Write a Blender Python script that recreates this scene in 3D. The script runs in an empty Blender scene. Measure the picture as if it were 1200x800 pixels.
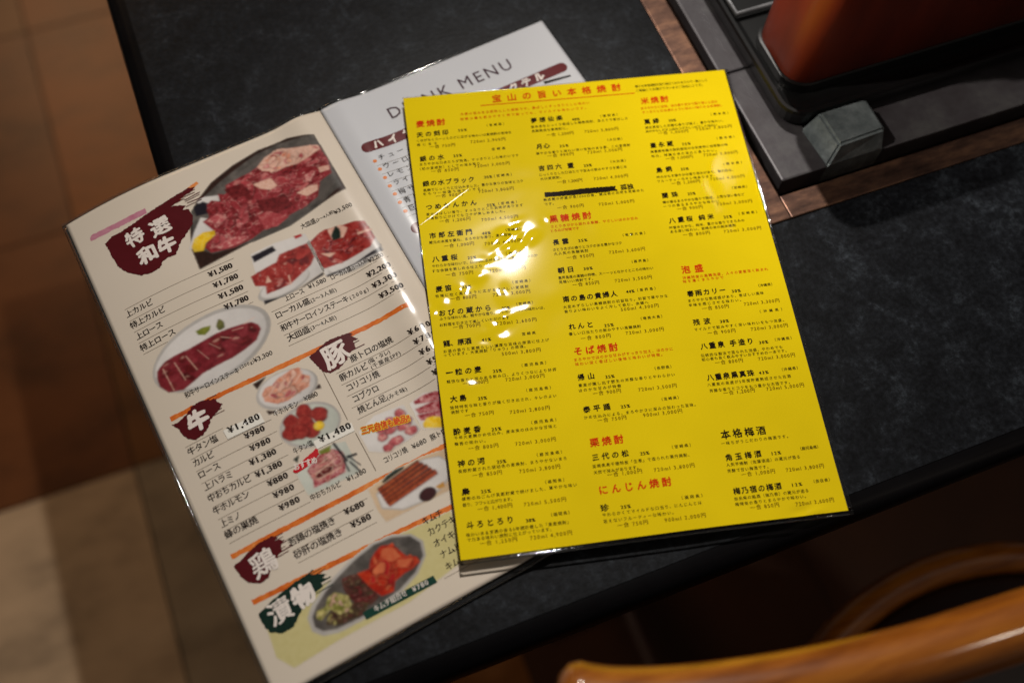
import bpy, bmesh, math, random
import numpy as np
from mathutils import Vector, Matrix, geometry
random.seed(7)
RNG = np.random.default_rng(7)
SC = bpy.context.scene
COL = SC.collection

# ------------------------------------------------------------------ camera, world, lamps, exposure
# world frame: metres; the yellow sheet lies on z = 0 (its centre is the origin), the table top is 8 mm lower
TABLE_Z, FLOOR_Z = -0.008, -0.728
CAM_POS = Vector((-0.11957469, -0.27481163, 0.53355259))
CAM_R = ((0.9887754110653985, -0.1432125614549356, 0.0425834323881097),
         (-0.11162738331523958, -0.897540815112104, -0.42656747707650794),
         (0.0993101896414914, 0.4170259553633812, -0.903452731903527))
cd = bpy.data.cameras.new('camera')
cd.sensor_width = 36.0
cd.lens = 36.6
cd.clip_start, cd.clip_end = 0.01, 50.0
cd.dof.use_dof = True
cd.dof.focus_distance = 0.597
cd.dof.aperture_fstop = 3.1
cd.dof.aperture_blades = 9
cam = bpy.data.objects.new('camera', cd)
COL.objects.link(cam)
m = Matrix(((CAM_R[0][0], -CAM_R[1][0], -CAM_R[2][0], CAM_POS.x),
            (CAM_R[0][1], -CAM_R[1][1], -CAM_R[2][1], CAM_POS.y),
            (CAM_R[0][2], -CAM_R[1][2], -CAM_R[2][2], CAM_POS.z), (0, 0, 0, 1)))
cam.matrix_world = m
SC.camera = cam

world = bpy.data.worlds.new('World')
SC.world = world
world.use_nodes = True
bg = world.node_tree.nodes['Background']
bg.inputs['Color'].default_value = (1.0, 0.93, 0.85, 1)
bg.inputs['Strength'].default_value = 0.065

SC.view_settings.view_transform = 'Standard'
SC.view_settings.look = 'None'
SC.view_settings.exposure = 0.0
SC.view_settings.gamma = 1.0

def lamp(name, pos, target, power, radius, color, spread=180):
    l = bpy.data.lights.new(name, 'AREA')
    l.shape = 'DISK'; l.size = 2 * radius; l.energy = power; l.color = color
    l.spread = math.radians(spread)
    o = bpy.data.objects.new(name, l); COL.objects.link(o)
    o.location = pos
    o.rotation_euler = (Vector(target) - Vector(pos)).to_track_quat('-Z', 'Y').to_euler()
    return o
LAMP_POS = (0.057, 0.574, 0.95)
lamp('ceiling_lamp', LAMP_POS, (-0.02, -0.22, 0.0), 3.95, 0.008, (1.0, 0.94, 0.87), 104)
lamp('room_lamp', (-1.05, 2.36, 0.91), (-0.62, 0.62, -0.72), 1.75, 0.30, (1.0, 0.62, 0.32), 56)
lamp('wall_spot', (-1.05, 0.10, 1.25), (0.33, 0.15, 0.0), 0.34, 0.02, (1.0, 0.92, 0.82), 18)
lamp('chair_fill', (0.95, -0.55, 1.45), (0.38, -0.28, -0.25), 0.17, 0.03, (1.0, 0.86, 0.70), 40)  # added fill, no visible source: brightens the seat hoop and arm rail

# ---- page frames: millimetres on each sheet (u right, v down from its top-left corner) -> world
PHI = math.radians(21.15)
CA, SA = math.cos(PHI), math.sin(PHI)
SPINE = (-158.2, 148.9)
LEFT_W, RIGHT_W, PAGE_H = 168.5, 163.0, 312.0
TABLE_ROT = math.radians(13.0)
CT, ST = math.cos(TABLE_ROT), math.sin(TABLE_ROT)

def xy_yellow(u, v): return (-105 + u, 148.5 - v)
def xy_left(u, v):
    d = u - LEFT_W
    return (SPINE[0] + d * CA + v * SA, SPINE[1] + d * SA - v * CA)
def xy_right(u, v): return (SPINE[0] + u * CA + v * SA, SPINE[1] + u * SA - v * CA)

def z_left(u, v):        # hump beside the fold, and the overhang past the table edge sags
    d = LEFT_W - u
    x, y = xy_left(u, v)
    over = np.maximum(0.0, -221.0 - (x * CT + y * ST))
    hump = 3.4 + 1.7 * np.exp(-((v - 187) / 46.0) ** 2) + 0.35 * np.sin(v / 4.3) * np.exp(-((v - 160) / 22.0) ** 2)
    return -6.4 + hump * np.exp(-((d - 15) / 12.5) ** 2) - 7.2 * (over / 60.0) ** 2
def z_right(u, v):
    return -6.4 + 2.4 * np.exp(-((u - 12) / 12.0) ** 2)


# ------------------------------------------------------------------ materials
MATS = {}
def rgb(h):
    h = h.lstrip('#')
    c = [int(h[i:i + 2], 16) / 255 for i in (0, 2, 4)]
    return tuple(x / 12.92 if x <= 0.04045 else ((x + 0.055) / 1.055) ** 2.4 for x in c)
def pbsdf(name):
    mt = bpy.data.materials.new(name); mt.use_nodes = True
    nt = mt.node_tree
    return mt, nt, nt.nodes['Principled BSDF']
def noise_mix(nt, cols, scale, detail=6, rough=0.6, stops=None, vec=None, stretch=None, dist=0.0):
    tc = nt.nodes.new('ShaderNodeTexCoord'); out = tc.outputs['Object']
    if stretch:
        mp = nt.nodes.new('ShaderNodeMapping'); mp.inputs['Scale'].default_value = stretch[0]
        mp.inputs['Rotation'].default_value = (0, 0, stretch[1] if len(stretch) > 1 else 0)
        nt.links.new(out, mp.inputs['Vector']); out = mp.outputs['Vector']
    n = nt.nodes.new('ShaderNodeTexNoise'); n.inputs['Scale'].default_value = scale
    n.inputs['Detail'].default_value = detail; n.inputs['Roughness'].default_value = rough
    n.inputs['Distortion'].default_value = dist
    nt.links.new(out, n.inputs['Vector'])
    r = nt.nodes.new('ShaderNodeValToRGB')
    stops = stops or [0.3 + 0.4 * i / max(1, len(cols) - 1) for i in range(len(cols))]
    while len(r.color_ramp.elements) < len(cols): r.color_ramp.elements.new(0.5)
    for e, c, s in zip(r.color_ramp.elements, cols, stops):
        e.position = s
    for e, c in zip(r.color_ramp.elements, cols): e.color = (*c, 1)
    nt.links.new(n.outputs['Fac'], r.inputs['Fac'])
    return n, r
def bump(nt, b, src, strength, dist=0.001):
    bp = nt.nodes.new('ShaderNodeBump'); bp.inputs['Strength'].default_value = strength
    bp.inputs['Distance'].default_value = dist
    nt.links.new(src, bp.inputs['Height']); nt.links.new(bp.outputs['Normal'], b.inputs['Normal'])
    return bp

COATS = {'yellow': 0.055, 'open': 0.18, 'crease': 0.34}
def print_mat(name, cols, scale=0, film='open', **kw):
    """ink or paper sealed under clear laminating film"""
    key = (name, film)
    if key in MATS: return MATS[key]
    mt, nt, b = pbsdf(name + '_under_' + film + '_film')
    cols = [rgb(c) if isinstance(c, str) else c for c in cols]
    b.inputs['Roughness'].default_value = 0.55
    b.inputs['Specular IOR Level'].default_value = 0.0
    b.inputs['Coat Weight'].default_value = 1.0
    b.inputs['Coat Roughness'].default_value = COATS[film]
    b.inputs['Coat IOR'].default_value = 1.5
    if scale:
        n, r = noise_mix(nt, cols, scale, **kw)
        nt.links.new(r.outputs['Color'], b.inputs['Base Color'])
    else:
        b.inputs['Base Color'].default_value = (*cols[0], 1)
    MATS[key] = mt
    return mt
def plain(name, cols, rough, scale=0, metal=0.0, bumps=0, spec=0.5, coat=0.0, **kw):
    if name in MATS: return MATS[name]
    mt, nt, b = pbsdf(name)
    cols = [rgb(c) if isinstance(c, str) else c for c in cols]
    b.inputs['Roughness'].default_value = rough; b.inputs['Metallic'].default_value = metal
    b.inputs['Specular IOR Level'].default_value = spec
    b.inputs['Coat Weight'].default_value = coat; b.inputs['Coat Roughness'].default_value = 0.12
    if scale:
        n, r = noise_mix(nt, cols, scale, **kw)
        nt.links.new(r.outputs['Color'], b.inputs['Base Color'])
        if bumps: bump(nt, b, n.outputs['Fac'], bumps)
    else:
        b.inputs['Base Color'].default_value = (*cols[0], 1)
    MATS[name] = mt
    return mt
def film_mat():
    if 'film' in MATS: return MATS['film']
    mt = bpy.data.materials.new('clear_laminating_film'); mt.use_nodes = True
    nt = mt.node_tree; nt.nodes.clear()
    o = nt.nodes.new('ShaderNodeOutputMaterial'); mx = nt.nodes.new('ShaderNodeMixShader')
    tr = nt.nodes.new('ShaderNodeBsdfTransparent'); tr.inputs['Color'].default_value = (.93, .93, .92, 1)
    gl = nt.nodes.new('ShaderNodeBsdfGlossy'); gl.inputs['Roughness'].default_value = 0.06
    fr = nt.nodes.new('ShaderNodeFresnel'); fr.inputs['IOR'].default_value = 1.5
    nz = nt.nodes.new('ShaderNodeTexNoise'); nz.inputs['Scale'].default_value = 160
    tc = nt.nodes.new('ShaderNodeTexCoord'); nt.links.new(tc.outputs['Object'], nz.inputs['Vector'])
    bp = nt.nodes.new('ShaderNodeBump'); bp.inputs['Strength'].default_value = .12; bp.inputs['Distance'].default_value = .001
    nt.links.new(nz.outputs['Fac'], bp.inputs['Height'])
    for n in (gl, fr): nt.links.new(bp.outputs['Normal'], n.inputs['Normal'])
    nt.links.new(fr.outputs['Fac'], mx.inputs['Fac'])
    nt.links.new(tr.outputs[0], mx.inputs[1]); nt.links.new(gl.outputs[0], mx.inputs[2])
    nt.links.new(mx.outputs[0], o.inputs['Surface'])
    MATS['film'] = mt
    return mt

# ------------------------------------------------------------------ object helpers
def tag(o, label=None, cat=None, group=None, kind=None):
    for k, v in (('label', label), ('category', cat), ('group', group), ('kind', kind)):
        if v: o[k] = v
    return o
def empty(name, label, cat, loc=(0, 0, 0), rz=0.0):
    o = bpy.data.objects.new(name, None); COL.objects.link(o)
    o.empty_display_size = 0.05
    o.location = loc; o.rotation_euler = (0, 0, rz)
    return tag(o, label, cat)
def link_mesh(name, me, parent=None, label=None):
    o = bpy.data.objects.new(name, me); COL.objects.link(o)
    if parent is not None: o.parent = parent
    if label: o['label'] = label
    return o
def from_bm(name, bm, mats, parent=None, smooth=False, label=None):
    me = bpy.data.meshes.new(name); bm.to_mesh(me); bm.free()
    for mt in (mats if isinstance(mats, (list, tuple)) else [mats]): me.materials.append(mt)
    if smooth:
        for p in me.polygons: p.use_smooth = True
    return link_mesh(name, me, parent, label)
def bm_box(x0, x1, y0, y1, z0, z1, bevel=0.0, seg=2, bm=None):
    own = bm or bmesh.new()
    r = bmesh.ops.create_cube(own, size=1.0)
    bmesh.ops.transform(own, verts=r['verts'], matrix=Matrix.Translation(((x0 + x1) / 2, (y0 + y1) / 2, (z0 + z1) / 2)) @
                        Matrix.Diagonal((x1 - x0, y1 - y0, z1 - z0, 1)))
    if bevel:
        es = {e for v in r['verts'] for e in v.link_edges}
        bmesh.ops.bevel(own, geom=list(es), offset=bevel, segments=seg, profile=0.6, affect='EDGES')
    return own
def bm_tube(pts, rad, n=16, flat=1.0, closed=False, bm=None, cap_round=True):
    """swept tube through pts; rad a number or a list, flat squeezes it vertically"""
    bm = bm or bmesh.new()
    P = [Vector(p) for p in pts]; N = len(P)
    R_ = rad if isinstance(rad, (list, tuple)) else [rad] * N
    if cap_round and not closed:
        a, b = P[0], P[-1]
        d0 = (P[0] - P[1]).normalized(); d1 = (P[-1] - P[-2]).normalized()
        P = [a + d0 * R_[0] * .5, a + d0 * R_[0] * .3] + P + [b + d1 * R_[-1] * .3, b + d1 * R_[-1] * .5]
        R_ = [R_[0] * .55, R_[0] * .86] + list(R_) + [R_[-1] * .86, R_[-1] * .55]; N = len(P)
    rings = []
    for i in range(N):
        if closed: t = P[(i + 1) % N] - P[i - 1]
        else: t = P[min(i + 1, N - 1)] - P[max(i - 1, 0)]
        t.normalize()
        up = Vector((0, 0, 1)) if abs(t.z) < .9 else Vector((1, 0, 0))
        s = t.cross(up).normalized(); u = s.cross(t).normalized()
        rings.append([bm.verts.new(P[i] + s * math.cos(2 * math.pi * k / n) * R_[i] + u * math.sin(2 * math.pi * k / n) * R_[i] * flat) for k in range(n)])
    for i in range(N if closed else N - 1):
        A, B = rings[i], rings[(i + 1) % N]
        for k in range(n): bm.faces.new((A[k], A[(k + 1) % n], B[(k + 1) % n], B[k]))
    if not closed:
        bm.faces.new(rings[0][::-1]); bm.faces.new(rings[-1])
    bmesh.ops.recalc_face_normals(bm, faces=bm.faces)
    return bm
def catmull(pts, k=8, closed=False):
    P = [Vector(p) for p in pts]; out = []
    n = len(P); rng = range(n) if closed else range(n - 1)
    for i in rng:
        p0 = P[i - 1] if (closed or i > 0) else P[0]; p1 = P[i]; p2 = P[(i + 1) % n]
        p3 = P[(i + 2) % n] if (closed or i + 2 < n) else P[-1]
        for j in range(k):
            t = j / k
            out.append(.5 * ((2 * p1) + (p2 - p0) * t + (2 * p0 - 5 * p1 + 4 * p2 - p3) * t * t + (3 * p1 - p0 - 3 * p2 + p3) * t ** 3))
    if not closed: out.append(P[-1])
    return out

# ------------------------------------------------------------------ sheets: printing that follows the paper's real surface
Y_CREASE = ((0.4, 94.8), (32.5, 72.4))
WRINKLES = [(55.3, 110.0, 0.0675, -0.0842, 3.5, 2.5, -0.436), (44.3, 119.2, -0.0525, -0.0772, 2.5, 2.0, -0.785), (36.6, 127.0, -0.024, 0.0049, 3.5, 2.0, -0.698), (23.9, 140.3, 0.0216, -0.0238, 3.0, 2.0, -0.698), (10.7, 146.6, -0.0679, -0.0189, 3.5, 3.0, -0.611), (3.5, 153.5, -0.0922, 0.0426, 3.0, 1.5, -0.785), (53.5, 156.3, 0.0099, 0.0425, 4.0, 2.5, -0.175), (36.0, 164.6, -0.0683, 0.0416, 2.5, 2.0, 0.0), (40.9, 171.8, 0.005, -0.0023, 4.5, 2.5, 0.262), (18.3, 199.2, -0.0396, 0.0884, 4.0, 3.0, -0.524), (188.2, 294.9, 0.2089, 0.2069, 4.5, 2.0, 0.0), (76.0, 99.8, 0.0474, -0.0215, 2.0, 1.5, -0.698), (51.7, 104.0, -0.0174, 0.0294, 3.58, 2.11, -0.53), (51.8, 113.3, 0.1144, 0.0191, 3.85, 2.15, -0.21), (56.2, 102.2, -0.0059, -0.0814, 4.52, 1.85, -0.56), (57.8, 109.7, -0.0413, 0.0287, 4.81, 1.98, -0.49), (50.9, 109.2, -0.0903, 0.0014, 4.26, 2.15, -0.61), (53.5, 105.0, -0.0949, 0.0157, 4.55, 2.16, -0.34), (46.3, 111.2, -0.0771, 0.0023, 4.26, 1.99, -0.49), (54.2, 114.3, -0.0827, 0.0517, 4.93, 2.12, -0.58), (61.9, 112.5, 0.1702, 0.0449, 4.53, 2.17, -0.54), (25.3, 136.8, 0.0094, -0.0011, 4.09, 2.17, -0.65), (13.2, 143.6, 0.0448, -0.0649, 4.46, 2.85, -0.07), (49.3, 110.8, 0.0211, -0.0527, 3.48, 3.15, -0.76), (36.5, 124.7, -0.0027, 0.0669, 4.33, 2.34, 0.18), (48.6, 115.6, -0.0232, -0.0239, 4.21, 2.98, -1.0), (29.3, 136.2, 0.024, -0.0788, 4.22, 2.28, -0.57), (57.1, 107.1, -0.0317, -0.0497, 4.27, 2.54, -0.56), (24.9, 136.3, 0.0129, -0.0153, 3.7, 2.86, -0.5), (18.2, 140.3, 0.0361, 0.0148, 2.97, 2.18, -1.13), (48.9, 116.8, 0.0355, -0.046, 3.36, 2.79, -0.1), (4.4, 149.5, 0.0974, 0.0546, 3.0, 3.03, -0.49), (16.3, 140.8, 0.0795, -0.0396, 2.64, 2.6, -0.53), (11.3, 149.7, 0.0312, -0.0464, 3.96, 2.59, -0.41), (27.5, 134.5, 0.0458, -0.0487, 2.93, 3.19, -0.15), (2.7, 154.8, -0.0061, -0.0115, 2.59, 2.24, 0.01), (48.7, 119.7, -0.049, -0.0287, 3.52, 2.62, -0.57), (42.2, 120.4, 0.0125, 0.0938, 3.04, 2.17, -0.75), (53.8, 105.6, -0.029, 0.0, 2.68, 2.19, -0.62), (42.4, 159.0, -0.0084, 0.0796, 3.5, 2.91, -1.06), (45.1, 163.5, -0.0043, -0.0387, 3.53, 2.41, -1.05), (34.5, 174.8, 0.0594, -0.0084, 4.11, 2.25, 0.03), (42.9, 145.4, -0.0522, 0.0475, 2.9, 2.08, -1.11), (31.7, 170.4, 0.0204, -0.0126, 4.05, 1.96, -0.68), (28.4, 175.2, 0.0157, 0.0288, 2.43, 1.88, 0.1), (41.2, 165.4, -0.0407, -0.0728, 4.01, 2.94, -1.1), (33.4, 166.9, 0.0133, 0.0433, 3.68, 2.03, -0.73), (33.3, 164.2, 0.0222, -0.014, 3.0, 2.33, -1.11), (78.1, 277.7, 0.0002, 0.0071, 6.98, 4.96, -0.07), (56.4, 95.5, 0.0011, -0.0017, 7.62, 4.74, -0.54), (182.0, 41.8, 0.0009, -0.0236, 7.74, 4.56, -0.1), (6.7, 292.8, -0.0107, -0.0097, 5.51, 5.18, -0.93), (79.4, 14.1, 0.0075, -0.006, 5.45, 5.61, -0.86), (170.7, 5.8, -0.007, -0.0064, 8.15, 5.56, -1.18), (192.2, 69.5, -0.0021, -0.0115, 5.54, 5.94, -0.69), (119.4, 169.5, 0.0053, -0.0261, 8.37, 5.03, -1.08), (167.2, 196.7, 0.0177, 0.0054, 5.74, 4.33, -0.48), (17.8, 173.9, -0.0071, -0.0004, 8.04, 5.01, -0.86), (145.2, 292.0, 0.0004, 0.012, 6.9, 5.0, -1.08), (143.9, 154.6, -0.0038, -0.0155, 5.08, 4.11, 0.18), (64.5, 77.8, -0.0069, -0.0095, 6.82, 3.69, -0.8), (55.8, 48.5, 0.0039, 0.0052, 8.1, 4.66, -1.11), (74.5, 155.6, -0.0004, -0.0249, 7.48, 5.75, -0.54), (52.2, 267.3, 0.0022, 0.0002, 5.56, 5.18, -0.05), (198.0, 10.1, 0.0027, 0.0089, 6.78, 5.47, -0.42), (108.8, 73.1, -0.0036, 0.0119, 8.2, 4.06, -1.03), (75.4, 98.1, -0.0101, 0.0037, 7.34, 5.57, -1.19), (187.9, 30.2, -0.0108, 0.0161, 6.33, 4.12, -0.18), (173.5, 69.8, 0.0053, -0.0036, 5.33, 5.86, -0.01), (172.6, 123.0, -0.0047, -0.0019, 6.45, 3.85, -1.15), (139.4, 59.9, 0.0072, 0.007, 6.88, 5.75, -0.78), (6.2, 67.5, 0.0127, 0.003, 5.81, 5.37, -0.67), (73.0, 71.5, 0.0031, 0.007, 5.41, 5.62, -0.12), (125.4, 160.9, 0.0022, 0.0201, 6.85, 5.97, -0.18), (98.2, 132.0, 0.0091, -0.0006, 5.52, 5.9, -0.29), (171.2, 158.3, -0.0049, -0.0064, 7.07, 3.81, -0.53), (194.4, 22.0, -0.0042, 0.0177, 7.26, 5.74, -0.98), (174.6, 68.2, 0.0052, 0.0025, 5.22, 4.75, 0.01), (75.7, 234.5, 0.0064, -0.0054, 6.24, 5.57, -1.09), (72.5, 46.1, 0.0045, -0.0033, 5.67, 4.61, -0.25), (120.7, 74.3, -0.016, 0.0062, 6.32, 4.7, -0.96), (172.6, 107.1, 0.0075, 0.0067, 5.9, 4.08, -0.66), (108.2, 181.5, 0.0007, 0.0023, 4.88, 5.82, -0.55), (94.6, 133.1, -0.0025, -0.0095, 6.43, 3.83, -0.71), (102.0, 107.9, 0.0198, -0.0025, 5.34, 5.35, -0.61), (104.1, 199.7, 0.0026, -0.0198, 6.45, 4.63, -1.2), (6.3, 145.6, 0.0136, 0.0107, 5.22, 4.47, -0.26), (169.6, 224.9, 0.0002, -0.0198, 6.56, 5.55, -0.41), (166.0, 203.2, -0.0173, 0.0037, 6.81, 5.05, -0.84), (186.4, 292.5, 0.0122, 0.0171, 5.03, 5.43, -0.3), (51.2, 243.8, -0.0037, 0.0061, 7.75, 3.84, -0.87), (175.4, 13.1, 0.0005, -0.0027, 7.72, 4.21, -0.73), (11.7, 40.6, 0.0013, 0.0155, 7.0, 3.95, -0.03), (102.5, 177.2, 0.0061, -0.0099, 7.69, 4.59, -0.5), (29.5, 77.7, 0.0079, 0.01, 6.45, 4.94, -0.14), (85.3, 8.6, 0.0077, -0.0122, 4.94, 4.71, -0.28), (102.8, 33.9, 0.002, -0.0049, 5.05, 4.41, -0.95), (105.9, 277.0, 0.0087, 0.0151, 6.06, 5.61, -0.47), (161.7, 254.1, 0.0119, 0.0032, 8.01, 3.89, -0.17), (13.2, 90.8, 0.001, 0.0096, 5.93, 4.96, -0.89), (84.6, 264.5, 0.0077, -0.0144, 7.41, 5.98, -0.73), (26.2, 73.6, -0.007, -0.0061, 7.47, 5.44, -1.05), (36.7, 108.1, 0.0066, 0.0075, 6.74, 4.3, -0.43), (126.2, 101.2, -0.0112, -0.0006, 6.07, 4.69, -1.02), (56.4, 15.7, 0.0092, -0.0132, 8.03, 5.36, -0.38), (165.3, 54.9, -0.0206, -0.0079, 7.88, 4.9, -1.02), (13.0, 14.1, -0.0011, -0.0011, 5.32, 5.54, -1.14), (172.7, 207.0, -0.0054, 0.0119, 5.59, 5.83, -0.82), (57.5, 226.9, -0.0089, 0.0031, 6.86, 3.87, -1.05), (201.7, 207.1, 0.0045, 0.0067, 5.65, 3.98, -0.38), (6.0, 12.0, -0.0129, 0.0126, 8.15, 4.69, -0.77), (196.8, 89.9, 0.0123, -0.0138, 4.96, 3.85, -1.19), (164.4, 113.7, -0.0073, -0.0053, 6.58, 5.67, -0.65), (24.5, 197.3, 0.0029, 0.0025, 6.13, 4.62, -0.18), (173.5, 282.2, 0.0021, 0.0089, 8.17, 4.52, -0.72), (9.6, 135.1, 0.004, -0.0107, 6.29, 4.59, -0.13), (97.7, 208.2, 0.0031, -0.0034, 7.54, 3.63, -0.71), (132.5, 43.7, -0.0108, 0.0064, 7.62, 5.09, -0.1), (193.6, 280.1, 0.0057, 0.0017, 5.14, 5.8, -1.12), (62.0, 169.6, -0.0202, 0.0028, 6.06, 5.2, -0.48), (171.6, 183.5, -0.0091, 0.0018, 7.23, 5.78, -1.01), (162.2, 230.8, -0.0117, -0.0274, 5.92, 4.49, 0.19), (119.2, 141.8, 0.0051, 0.0017, 5.27, 5.95, -0.97), (186.0, 286.3, -0.0103, -0.0154, 6.46, 4.9, -0.1), (205.8, 74.8, 0.01, -0.0037, 4.81, 5.91, 0.05), (185.7, 120.3, 0.0078, 0.0306, 6.36, 5.3, -0.93), (99.0, 267.9, 0.0132, 0.0078, 7.5, 3.92, -0.3), (41.3, 24.7, 0.0243, -0.0021, 4.99, 4.54, -0.95), (138.3, 84.4, -0.0117, -0.0061, 6.69, 5.63, -0.05), (192.6, 36.1, 0.0018, 0.0001, 6.24, 3.73, -0.46), (68.7, 65.9, -0.0027, -0.0161, 5.74, 5.2, -0.88), (182.9, 119.1, 0.0191, 0.0045, 6.47, 4.26, -0.1), (31.3, 158.3, 0.0055, 0.0061, 7.16, 4.95, -0.99), (25.0, 178.9, -0.0063, -0.0113, 6.32, 4.49, -1.17), (130.1, 137.9, -0.0226, -0.0094, 7.04, 4.18, 0.14), (190.7, 204.2, 0.0297, 0.0015, 4.81, 4.29, -0.59), (97.2, 231.9, 0.0102, -0.0039, 6.42, 5.35, -0.94), (185.4, 246.7, 0.0037, 0.0108, 7.62, 4.3, 0.08)]
CREASES = []

def z_yellow(u, v):
    z = np.zeros(np.shape(u))
    for (cu, cv, ax, ay, s1, s2, rot) in WRINKLES:            # small dents in the film
        du, dv = u - cu, v - cv
        c, s = math.cos(rot), math.sin(rot)
        p, q = du * c + dv * s, -du * s + dv * c
        z = z + np.exp(-.5 * (p / s1) ** 2 - .5 * (q / s2) ** 2) * (ax * du + ay * dv)
    for (a, b, h, w) in CREASES:                              # straight sharp creases
        a_, b_ = np.array(a), np.array(b); L = math.dist(a, b); t = (b_ - a_) / L
        du, dv = u - a[0], v - a[1]
        al, ac = du * t[0] + dv * t[1], -du * t[1] + dv * t[0]
        env = 1 / (1 + np.exp(-(al - 1) / 1.2)) / (1 + np.exp((al - L + 1) / 1.2))
        z = z + h * env * np.exp(-np.abs(ac) / w)
    sm = lambda t: np.clip(t, 0, 1) ** 2 * (3 - 2 * np.clip(t, 0, 1))
    z = z - 4.0 * sm((u - 110) / 110.0) * sm((v - 130) / 170.0)       # past the open menu the free corner settles towards the table
    return z + 0.05 * np.sin(u / 17.0 + v / 29.0) + 0.04 * np.sin(v / 13.0 - u / 41.0)

class Page:
    def __init__(self, xy, z): self.xy, self.z = xy, z
    def pos(self, u, v):
        x, y = self.xy(u, v)
        return np.stack([x + 0 * u, y + 0 * u, self.z(u, v) + 0 * u], -1)
    def surf(self, u, v, layer):
        p = self.pos(u, v); e = 0.12
        a = self.pos(u + e, v) - self.pos(u - e, v); b = self.pos(u, v - e) - self.pos(u, v + e)
        n = np.cross(a, b); n /= np.linalg.norm(n, axis=-1, keepdims=True)
        return (p + n * np.asarray(layer)[..., None]) / 1000.0, n
PAGES = {'yellow': Page(xy_yellow, z_yellow), 'left': Page(xy_left, z_left), 'right': Page(xy_right, z_right)}

class MB:
    """collects flat printed shapes in page millimetres, built as ONE mesh lying on the page"""
    def __init__(self, page): self.page = page; self.v = []; self.l = []; self.f = []; self.mi = []; self.mats = []; self.n = 0
    def mat(self, mt):
        if mt not in self.mats: self.mats.append(mt)
        return self.mats.index(mt)
    def add(self, verts, faces, layer, mt):
        k = self.mat(mt)
        self.v.append(np.asarray(verts, float)); self.l.append(np.full(len(verts), float(layer)))
        self.f += [tuple(i + self.n for i in f) for f in faces]; self.mi += [k] * len(faces); self.n += len(verts)
    def poly(self, pts, layer, mt, cell=4.0, jitter=0.0, seed=1):
        pts = [tuple(p) for p in pts]
        if jitter:
            r = random.Random(seed); out = []
            for i, p in enumerate(pts):
                q = pts[(i + 1) % len(pts)]; L = math.dist(p, q); n = max(1, int(L / (jitter * 2.2)))
                for j in range(n):
                    t = j / n
                    out.append((p[0] + (q[0] - p[0]) * t + r.gauss(0, jitter * .5), p[1] + (q[1] - p[1]) * t + r.gauss(0, jitter * .5)))
            pts = out
        tris = geometry.tessellate_polygon([[Vector((p[0], p[1], 0)) for p in pts]])
        V = [tuple(p) for p in pts]; cache = {}; F = []
        def mid(i, j):
            k = (min(i, j), max(i, j))
            if k not in cache:
                cache[k] = len(V); V.append(((V[i][0] + V[j][0]) / 2, (V[i][1] + V[j][1]) / 2))
            return cache[k]
        stack = [tuple(t) for t in tris]
        while stack:
            a, b, c = stack.pop()
            L = [math.dist(V[a], V[b]), math.dist(V[b], V[c]), math.dist(V[c], V[a])]
            k = max(range(3), key=lambda i: L[i])
            if L[k] <= cell: F.append((a, b, c)); continue
            a, b, c = ((a, b, c), (b, c, a), (c, a, b))[k]
            q = mid(a, b); stack += [(a, q, c), (q, b, c)]
        G = []
        for a, b, c in F:
            cr = (V[b][0] - V[a][0]) * (V[c][1] - V[a][1]) - (V[b][1] - V[a][1]) * (V[c][0] - V[a][0])
            if abs(cr) > 1e-9: G.append((a, c, b) if cr > 0 else (a, b, c))
        self.add(V, G, layer, mt)
    def strip(self, a, b, w, layer, mt, cell=4.0):
        L = math.dist(a, b); n = max(1, int(L / cell)); nx, ny = -(b[1] - a[1]) / L * w / 2, (b[0] - a[0]) / L * w / 2
        V = []; F = []
        for i in range(n + 1):
            t = i / n; x, y = a[0] + (b[0] - a[0]) * t, a[1] + (b[1] - a[1]) * t
            V += [(x + nx, y + ny), (x - nx, y - ny)]
            if i: k = 2 * i; F.append((k - 2, k, k + 1, k - 1))
        self.add(V, F, layer, mt)
    def grid(self, u0, u1, v0, v1, cell, layer, mt):
        nu, nv = max(1, round((u1 - u0) / cell)), max(1, round((v1 - v0) / cell))
        U, V = np.meshgrid(np.linspace(u0, u1, nu + 1), np.linspace(v0, v1, nv + 1))
        F = [(j * (nu + 1) + i, (j + 1) * (nu + 1) + i, (j + 1) * (nu + 1) + i + 1, j * (nu + 1) + i + 1) for j in range(nv) for i in range(nu)]
        self.add(np.stack([U.ravel(), V.ravel()], -1), F, layer, mt)
    def build(self, name, parent, label=None):
        v = np.concatenate(self.v); l = np.concatenate(self.l)
        p, n = self.page.surf(v[:, 0], v[:, 1], l)
        me = bpy.data.meshes.new(name); me.from_pydata(p.tolist(), [], self.f)
        for mt in self.mats: me.materials.append(mt)
        me.polygons.foreach_set('material_index', self.mi)
        me.polygons.foreach_set('use_smooth', [True] * len(me.polygons))
        me.update()
        me.normals_split_custom_set_from_vertices(n.tolist())
        return link_mesh(name, me, parent, label)

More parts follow.
